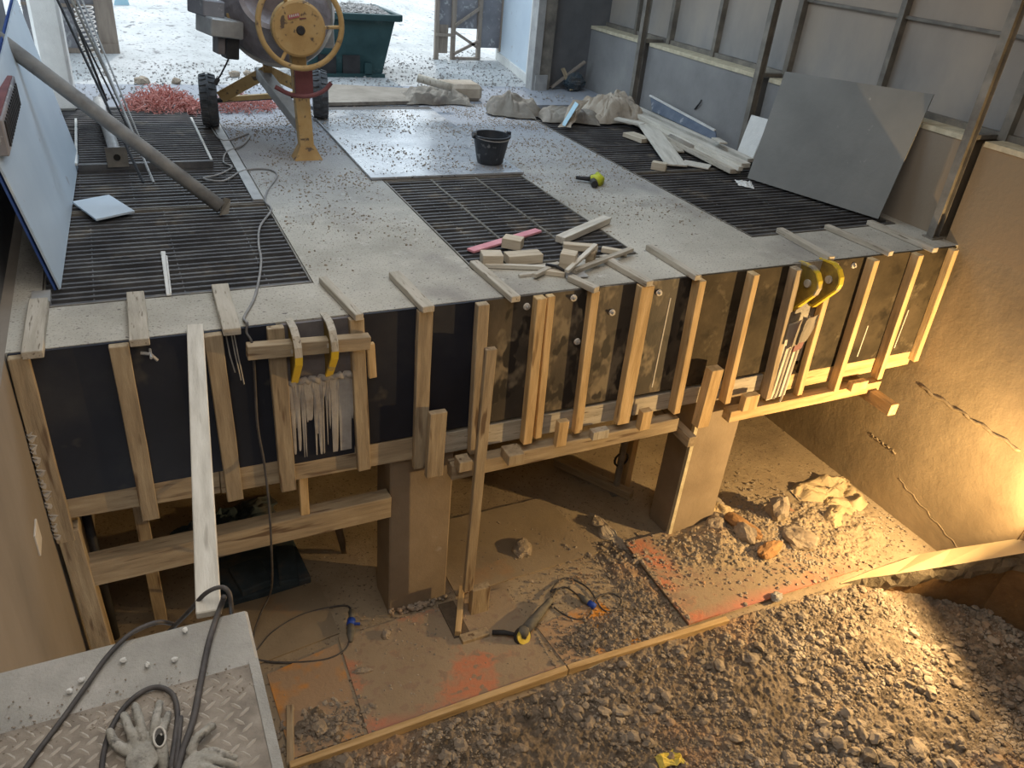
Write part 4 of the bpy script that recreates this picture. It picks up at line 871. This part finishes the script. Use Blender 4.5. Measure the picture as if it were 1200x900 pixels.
# drill
e=empty('cordless_drill',P3(690,210,0),'yellow and black cordless tool lying on the deck','power tool')
MB().tube([P3(675,208,.04),P3(683,209,.04),P3(694,210,.04)],.022,12,rs=[.018,.02,.026]).build('nose','rubber',parent=e,smooth=True)
MB().tube([P3(692,210,.045),P3(698,210,.05),P3(705,213,.045)],.045,12,rs=[.04,.055,.045]).build('housing','lime',parent=e,smooth=True)
MB().tube([P3(694,208,.04),P3(697,216,.04)],.035,8).build('battery','dark',parent=e)
MB().tube([P3(700,204,.05),P3(706,210,.05)],.025,8).build('grip','lime',parent=e,smooth=True)
# offcuts on middle grating
def tb(a,b,w,t,m,lab,z=.03,name='timber_offcut',z2=None):
    p=P3(*a,z);q=P3(*b,z2 if z2 is not None else z);return timber(name,p,q,w,t,m,lab,'offcut','timber offcuts on the middle grating',bev=.003)
tb((551,294),(631,270),.075,.02,'pink','pink painted lath under a wood block',.012)
tb((590,282),(612,286),.11,.08,'block','wood block sitting on the pink lath',.065)
tb((564,303),(588,303),.12,.09,'block','pale square block, leftmost of the offcuts',.05)
tb((593,303),(633,300),.11,.07,'block','yellowish rectangular block near the middle of the offcuts',.04)
tb((568,311),(648,314),.035,.03,'w_white','thin pale strip in front of the blocks',.02)
tb((656,281),(711,257),.085,.055,'w_white','pale timber slanting over the right edge of the middle grating',.035)
tb((660,288),(700,291),.07,.05,'block','grey block behind the crossed sticks',.03)
tb((705,292),(735,297),.05,.04,'block','pale offcut at the right end of the pile',.03)
tb((664,318),(698,287),.035,.025,'w_white','thin stick leaning across the pile',.07,z2=.13)
tb((672,318),(740,292),.045,.03,'w_cem','long thin stick crossing the pile to the right',.04,z2=.05)
tb((626,323),(655,309),.04,.03,'w_cem','grey stick end at the front of the pile',.03)
tb((657,303),(675,306),.11,.12,'block','upright cube block in the middle of the pile',.09)
tb((688,300),(697,302),.07,.09,'w_old','small brown block right of the cube block',.06)
tb((638,318),(662,321),.06,.035,'block','small pale chip at the front of the pile',.02)
tb((608,323),(632,320),.03,.02,'w_white','sliver of wood at the front left of the pile',.012)
e=empty('trowel',P3(668,322,.02),'dusty pointing trowel at the front of the offcut pile','trowel')
MB().slab([P3(660,316,.03),P3(684,318,.03),P3(690,324,.015),P3(664,326,.015)],-.004).build('blade','frame',parent=e);MB().tube([P3(662,318,.04),P3(652,312,.06),P3(640,310,.05)],.012,8).build('handle','dark',parent=e,smooth=True)
# planks pile by right wall
def pk(a,b,w,t,m,lab,z=.05,z2=None,name='pale_plank'):
    p=P3(*a,z);q=P3(*b,z2 if z2 is not None else z);return timber(name,p,q,w,t,m,lab,'plank','pale planks piled by the right wall',bev=.003)
pk((726,124),(874,194),.12,.05,'w_white','long whitish plank on top of the pile by the right wall',.13)
pk((722,131),(862,201),.14,.05,'w_cem','long plank in front of the pile by the right wall',.06)
pk((732,120),(880,188),.09,.04,'w_white','long plank at the back of the pile, nearest the wall',.09)
pk((724,126),(868,198),.06,.05,'w_white','narrow plank wedged in the middle of the pile',.1)
pk((722,139),(754,146),.12,.03,'w_white','short whitish board end at the left of the pile',.1)
pk((758,146),(793,194),.24,.02,'bluewhite' if 0 else 'w_white','wide pale board slanting off the pile onto the grating',.1,.03)
pk((775,150),(796,178),.12,.02,'w_cem','cement smeared board under the wide slanting board',.07,.03)
pk((736,157),(758,165),.18,.05,'block','flat square offcut left of the slanting board',.03)
pk((764,193),(781,196),.09,.08,'block','short block at the near end of the slanting board',.045)
pk((800,190),(832,196),.2,.015,'w_white','thin pale triangular board right of the slanting board',.02)
a=P3(786,162,.06);b=P3(812,176,.06);MB().tube([a,b],.055,14).build('cardboard_tube','paper2',label='short grey tube between the planks and the grating',cat='tube',smooth=True)
# slate blue panel
p0=V((6.5,9.45,.1));a=at(762,112,'X',6.66);b=at(838,153,'X',6.60);c=at(840,166,'X',6.55);d=at(764,130,'X',6.58)
e=empty('slate_board',d,'slate blue panel with a white top edge leaning on the right wall','panel')
MB().slab([d,c,b,a],.02).build('board','bluepanel',parent=e);MB().bar(a,b,.03,.02).build('top_edge','pale',parent=e)
pk((838,162),(848,168),.1,.02,'w_white','small pale chip right of the slate blue panel',.18)
MB().tube([at(814,128,'X',XR-.01),at(820,121,'X',XR-.03),at(822,117,'X',XR-.01)],.01,6).build('wall_hook','dark',label='small dark hook on the right wall above the slate blue panel',cat='hook')
# big grey board
c0=P3(876,211,.0);c1=P3(1029,259,.0);c2=at(1095,111,'X',6.775);c3=at(921,84,'X',6.775)
c0.z=c1.z=.02
nb=(c1-c0).cross(c2-c0)
rd=RR*(921-600)-UU*(84-450)+FF*F_PX
c3=CAM+rd*((c0-CAM).dot(nb)/rd.dot(nb))
if c3.x>6.775:c3.x=6.775
MB().slab([c0,c1,c2,c3],-.018).build('grey_board','greypanel',label='large grey square board leaning against the right wall',cat='board',org=c0)
q=[P3(870,180,.03),P3(890,190,.03),at(905,140,'X',6.72),at(888,134,'X',6.74)]
MB().slab([at(866,183,'X',6.55),at(885,190,'X',6.5),at(905,142,'X',6.7),at(884,136,'X',6.72)],-.05).build('foam_slab','pale',label='small whitish slab between the steel post and the grey board',cat='slab',bev=.005)
cloth('plaster_crumbs',[P3(860,212,.0),P3(880,214,.0),P3(884,222,.0),P3(866,218,.0)],.02,20,'pale','white plaster scraps at the lower left corner of the grey board','scraps',n=12,seed=2)
# sacks
def csack(name,c,w,d,h,rz,m,lab,seed):
    cr=[]
    for a,b in ((-1,-1),(1,-1),(1,1),(-1,1)):
        x,y=a*w*1.05,b*d*1.05;cr.append((c[0]+x*math.cos(rz)-y*math.sin(rz),c[1]+x*math.sin(rz)+y*math.cos(rz),.004))
    cloth(name,cr,h*.42,3.3,m,lab,'sack',n=44,seed=seed,dome=h*.55)
csack('cement_sack',(3.95,10.38,0),.42,.3,.22,-.1,'paper2','crumpled grey cement sack with a rolled tube on top behind the wet sheet',1)
MB().box((4.02,10.3,0),(4.6,10.72,.22)).build('paper_parcel','paper',label='brown paper parcel beside the rolled sack behind the wet sheet',cat='parcel',bev=.05)
MB().tube([P3(489,91,.36),P3(530,103,.27)],.05,14).build('rolled_tube','w_cem',label='pale rolled tube lying over the cement sack',cat='tube',smooth=True)
csack('cement_sack',(4.72,9.62,0),.33,.3,.3,-.5,'paper2','dark crumpled sack, left one at the end of the right grating',5)
csack('cement_sack',(5.35,9.2,0),.4,.22,.2,-.3,'paper2','flattened brown sack in the middle at the end of the right grating',7)
csack('cement_sack',(6.02,9.25,0),.36,.36,.36,-.2,'paper','larger beige crumpled sack beside the pale planks',9)
cloth('torn_sack_paper',[P3(655,150,.02),P3(672,118,.3),P3(690,118,.3),P3(668,150,.05)],.05,7,'paper','torn paper flap with teal print leaning on the beige sack','paper',seed=12,n=16)
MB().slab([P3(658,146,.06),P3(662,148,.06),P3(678,122,.32),P3(674,119,.32)],.004).build('teal_label','cyan',label='teal stripe on the torn sack flap',cat='label')
# ---------------- concrete mixer
mx=empty('concrete_mixer',(1.66,7.81,0),'old yellow concrete mixer with handwheel and two tyres','concrete mixer')
cx,cz=1.60,1.21
MB().bar((1.60,7.86,1.2),(1.655,7.83,.02),.135,.11,(0,1,0)).build('front_leg','yellow',parent=mx,bev=.006)
t=MB();t.add([(1.52,7.74,0),(1.79,7.74,0),(1.79,7.92,0),(1.52,7.92,0),(1.59,7.78,.14),(1.72,7.78,.14),(1.72,7.9,.14),(1.59,7.9,.14)],[(0,3,2,1),(4,5,6,7),(0,1,5,4),(1,2,6,5),(2,3,7,6),(3,0,4,7)]);t.build('foot','yellow',parent=mx)
cv=MB().lathe([(0,-.09),(.215,-.09),(.235,-.075),(.235,.02),(0,.02)],(cx,7.74,1.19),'Y',40).build('gear_cover','yellow',parent=mx)
MB().lathe([(0,-.112),(.028,-.112),(.033,-.10),(.042,-.088)],(cx+.01,7.74,1.18),'Y',18).build('cover_hub','dark',parent=cv)
t=MB();
MB().slab([(1.50,7.642,1.30),(1.60,7.642,1.325),(1.605,7.642,1.292),(1.505,7.642,1.265)],.003).build('maker_badge','red',parent=cv)
t=MB()
for k in range(5):t.box((1.512+.018*k,7.635,1.283+.004*k),(1.522+.018*k,7.64,1.303+.004*k))
t.build('badge_marks','rim',parent=cv)
MB().slab([(1.60,7.642,1.283),(1.66,7.642,1.288),(1.66,7.642,1.279),(1.60,7.642,1.27)],.003).build('badge_swoosh','maroon',parent=cv)
MB().tube([(cx+.01+.365*math.cos(k*math.pi/24),7.64,cz+.02+.365*math.sin(k*math.pi/24)) for k in range(49)],.025,10,cap=False).build('handwheel_ring','yellow',parent=mx,smooth=True)
for k in range(3):
    a=.5+k*2.094+math.pi/2;MB().tube([(cx+.01+.22*math.cos(a),7.7,cz+.22*math.sin(a)),(cx+.01+.36*math.cos(a),7.64,cz+.02+.36*math.sin(a))],.016,8).build('handwheel_spoke','yellow',parent=mx)
# drum, axis tilted
t=MB();pr=[(0,-.55),(.17,-.54),(.2,-.48),(.44,-.15),(.46,-.1),(.46,.12),(.44,.16),(.27,.5),(.28,.53),(.24,.53),(.22,.48),(.1,.3),(0,.3)]
t.lathe(pr,(0,0,0),'Z',36);o=t.build('drum','greyd',smooth=False);o.parent=mx;o.scale=(1.08,1.08,1.08);o.location=V((1.56,8.4,1.27))-V(mx.location);o.rotation_euler=(math.radians(72),0,math.radians(-14))
MB().lathe([(.455,-.03),(.49,-.03),(.49,.03),(.455,.03)],(0,0,0),'Z',48).build('drum_gear_ring','frame',parent=o).location=(0,0,0)
yk=MB();yk.bar((1.12,8.3,1.18),(1.32,8.05,1.2),.13,.09,(0,0,1)).bar((1.1,8.5,.95),(1.14,8.3,1.2),.1,.08);yk.build('tilt_yoke','yellow',parent=mx,bev=.004)
yk=MB();yk.bar((1.85,8.25,1.25),(2.05,8.7,1.3),.14,.05,(0,0,1)).bar((1.95,8.1,1.5),(2.02,8.3,.95),.1,.04);yk.build('tilt_yoke','frame',parent=mx,bev=.004)
MB().box((.84,7.98,1.05),(1.14,8.35,1.2),rot=(0,.12,.25)).build('motor_housing','frame',parent=mx,bev=.01)
MB().box((.80,8.1,1.2),(1.0,8.45,1.34),rot=(0,.1,.3)).build('switch_box','doorgrey',parent=mx,bev=.01)
MB().box((1.0,8.05,.86),(1.12,8.2,1.04),rot=(0,.1,.2)).build('motor_block','maroon' if 0 else 'dark',parent=mx,bev=.008)
MB().box((.93,8.05,.9),(1.0,8.2,1.05),rot=(0,.1,.2)).build('plug_socket','drumplate',parent=mx,bev=.008)
MB().tube(smoothpts([at(270,52,'Y',8.1),at(268,68,'Y',8.1),at(260,85,'Y',8.1),at(256,92,'Y',8.1)],5),.008,6).tube([at(256,92,'Y',8.1),at(252,99,'Y',8.1)],.02,8).build('supply_lead','dark',parent=mx)
# chassis
t=MB();ap=(1.50,8.85,.62)
t.bar(ap,(1.05,9.15,.3),.12,.03,(0,-1,0.2)).bar(ap,(2.05,9.35,.32),.12,.03,(0,-1,.2)).bar((1.05,9.15,.28),(2.1,9.4,.3),.05,.05).bar((1.5,8.85,.55),(1.52,8.8,1.0),.09,.05,(0,1,0))
t.build('chassis_frame','yellow',parent=mx,bev=.003)
MB().bar((1.45,8.95,.6),(1.64,7.95,.3),.13,.1,(0,0,1)).build('drawbar','frame',parent=mx,bev=.004)
MB().bar((2.0,9.2,.35),(1.62,8.2,1.0),.07,.04,(0,1,0)).build('brace','yellow',parent=mx)
MB().tube([(.95,9.12,.27),(2.2,9.45,.27)],.025,10).build('axle','dark',parent=mx)
MB().tube(smoothpts([(1.37,7.72,.69),(1.5,7.68,.63),(1.66,7.66,.62),(1.8,7.68,.66),(1.88,7.7,.73)],4),.02,10).box((1.56,7.74,.62),(1.72,7.8,.83)).build('brake_pedal','maroon',parent=mx)
def wheel(c,rz):
    t=MB();R=.262;pr=[(.15,-.06),(.22,-.085),(.25,-.075),(R-.01,-.05),(R,0),(R-.01,.05),(.25,.075),(.22,.085),(.15,.06)]
    t.lathe(pr,(0,0,0),'X',36)
    for k in range(22):
        a=k*math.pi/11
        for s in (-1,1):
            aa=a+(.14 if s>0 else 0);c_,s_=math.cos(aa),math.sin(aa);p=V((s*.012,(R+.002)*c_,(R+.002)*s_));q=V((s*.078,(R-.018)*c_,(R-.018)*s_))
            t.bar(p,q,.032,.02,(0,c_,s_))
    o=t.build('tyre','dustrub');o.parent=mx;o.location=V(c)-V(mx.location);o.rotation_euler=(0,0,rz)
    h=MB().lathe([(0,-.03),(.05,-.04),(.15,-.03),(.155,.03),(.05,.04),(0,.03)],(0,0,0),'X',20).build('rim','yellow',parent=o);h.location=(0,0,0)
wheel((.93,9.12,.275),-.12);wheel((2.17,9.42,.275),-.2)
# left wheel's second chock tyre
# ---------------- waste bin
bn=empty('waste_bin',(3.2,12.5,0),'green wheeled waste bin full of rubble beyond the mixer','bin')
t=MB();b0=[(2.62,12.02),(3.70,12.0),(3.66,12.9),(2.66,12.9)];b1=[(2.5,11.94),(3.88,11.92),(3.86,13.05),(2.52,13.05)];zb,zt=.04,.84
ins=[(x+(.05 if x<3 else -.05),y+(.05 if y<12.5 else -.05)) for x,y in b1]
vs=[(x,y,zb) for x,y in b0]+[(x,y,zt) for x,y in b1]+[(x,y,zt) for x,y in ins]+[(x,y,zt-.25) for x,y in ins]
t.add(vs,[(3,2,1,0)]+[(i,(i+1)%4,(i+1)%4+4,i+4) for i in range(4)]+[(i+4,(i+1)%4+4,(i+1)%4+8,i+8) for i in range(4)]+[(i+8,(i+1)%4+8,(i+1)%4+12,i+12) for i in range(4)])
t.build('body','green',parent=bn,bev=.01)
MB().bar((2.46,11.9,.82),(3.93,11.88,.82),.07,.09).bar((3.93,11.88,.82),(3.9,13.1,.82),.07,.09).bar((2.46,11.9,.82),(2.48,13.1,.82),.07,.09).bar((2.46,13.08,.82),(3.93,13.08,.82),.07,.09).build('rim','green',parent=bn,bev=.01)
MB().box((3.1,11.96,.04),(3.35,12.02,.3)).box((2.75,11.96,.04),(3.0,12.02,.3)).build('fork_pocket','dark',parent=bn)
MB().box((3.42,11.93,.04),(3.52,12.0,.2)).box((2.6,11.93,.0),(3.72,12.02,.05)).build('bottom_rib','green',parent=bn)
P=[(rng.uniform(2.58,3.8),rng.uniform(12.0,12.98),.80+.06*rng.random()) for _ in range(900)]
s=stones('rubble_load',P,[rng.uniform(.02,.05) for _ in P],'stone2','grey rubble filling the waste bin','rubble',big=.03)
# blue broom by the yard wall
e=empty('broom',(.4,16.3,0),'pale blue broom standing upside down far out in the yard','broom')
MB().tube([(.4,16.3,.2),(.3,16.4,1.6)],.02,8).build('handle','w_old',parent=e);t=MB();t.prism([(.24,.18),(.56,.18),(.5,.5),(.34,.5)],'Y',16.27,16.33);t.build('head','cyan',parent=e)
# ================================================================== LIGHT
w=bpy.data.worlds.new('World');SC.world=w;w.use_nodes=True;bg=w.node_tree.nodes['Background'];bg.inputs[0].default_value=(.78,.9,1,1);bg.inputs[1].default_value=2.1
def light(name,kind,loc,energy,color,size=None,rot=None,aim=None,**k):
    l=bpy.data.lights.new(name,kind);l.energy=energy;l.color=color
    if kind=='AREA':l.shape='RECTANGLE';l.size,l.size_y=size
    if kind=='POINT':l.shadow_soft_size=size
    for a,b in k.items():setattr(l,a,b)
    o=bpy.data.objects.new(name,l);COL.objects.link(o);o.location=loc
    if aim:o.rotation_euler=(V(aim)-V(loc)).to_track_quat('-Z','Y').to_euler()
    elif rot:o.rotation_euler=rot
    return o
light('sun','SUN',(0,30,20),1.6,(1,.96,.9),rot=(math.radians(-38),math.radians(14),0),angle=math.radians(3))
light('fill_rear','AREA',(2.6,8.3,4.5),150,(.64,.82,1),(4.5,3))  # added area lamp under the closed ceiling, lights the rear deck
light('fill_front','AREA',(1.3,3.2,4.5),135,(1,.94,.87),(5,4))  # added area lamp under the closed ceiling, lights the slab front
light('fill_near','AREA',(.1,-.6,4.4),95,(1,.92,.83),(2.5,2),aim=(1,3.5,-1.5))  # added area lamp that brightens the near platform and pit
LP=(6.33,2.40,-1.5)
light('work_lamp','POINT',LP,190,(1,.64,.27),.035)
light('work_lamp_beam','SPOT',LP,420,(1,.66,.29),aim=(3.5,4.9,-1.7),spot_size=math.radians(165),spot_blend=.45,shadow_soft_size=.035)
e=empty('site_lamp',(6.5,2.1,-2.98),'work lamp out of view right of the pit, on an added stand with a shadow plate','lamp')
MB().prism([(6.297,2.515),(6.222,2.30),(6.12,2.02),(6.70,2.02),(6.70,2.53)],'Z',-1.72,-1.70).build('shadow_plate','dark',parent=e)  # plate added below the lamp to shape the shadow on the gravel
MB().tube([(6.5,2.08,-2.98),(6.5,2.08,-1.72)],.02,8).build('pole','dark',parent=e)
for k in range(3):
    a=k*2.1+.4;MB().tube([(6.5,2.08,-2.5),(6.5+.12*math.cos(a),1.95+.12*math.sin(a),-2.98)],.012,6).build('leg','dark',parent=e)
MB().tube([(6.42,2.30,-1.5),(6.50,2.15,-1.5)],.06,12).build('lamp_head','dark',parent=e)
SC.view_settings.view_transform='Standard';SC.view_settings.look='None';SC.view_settings.exposure=.1
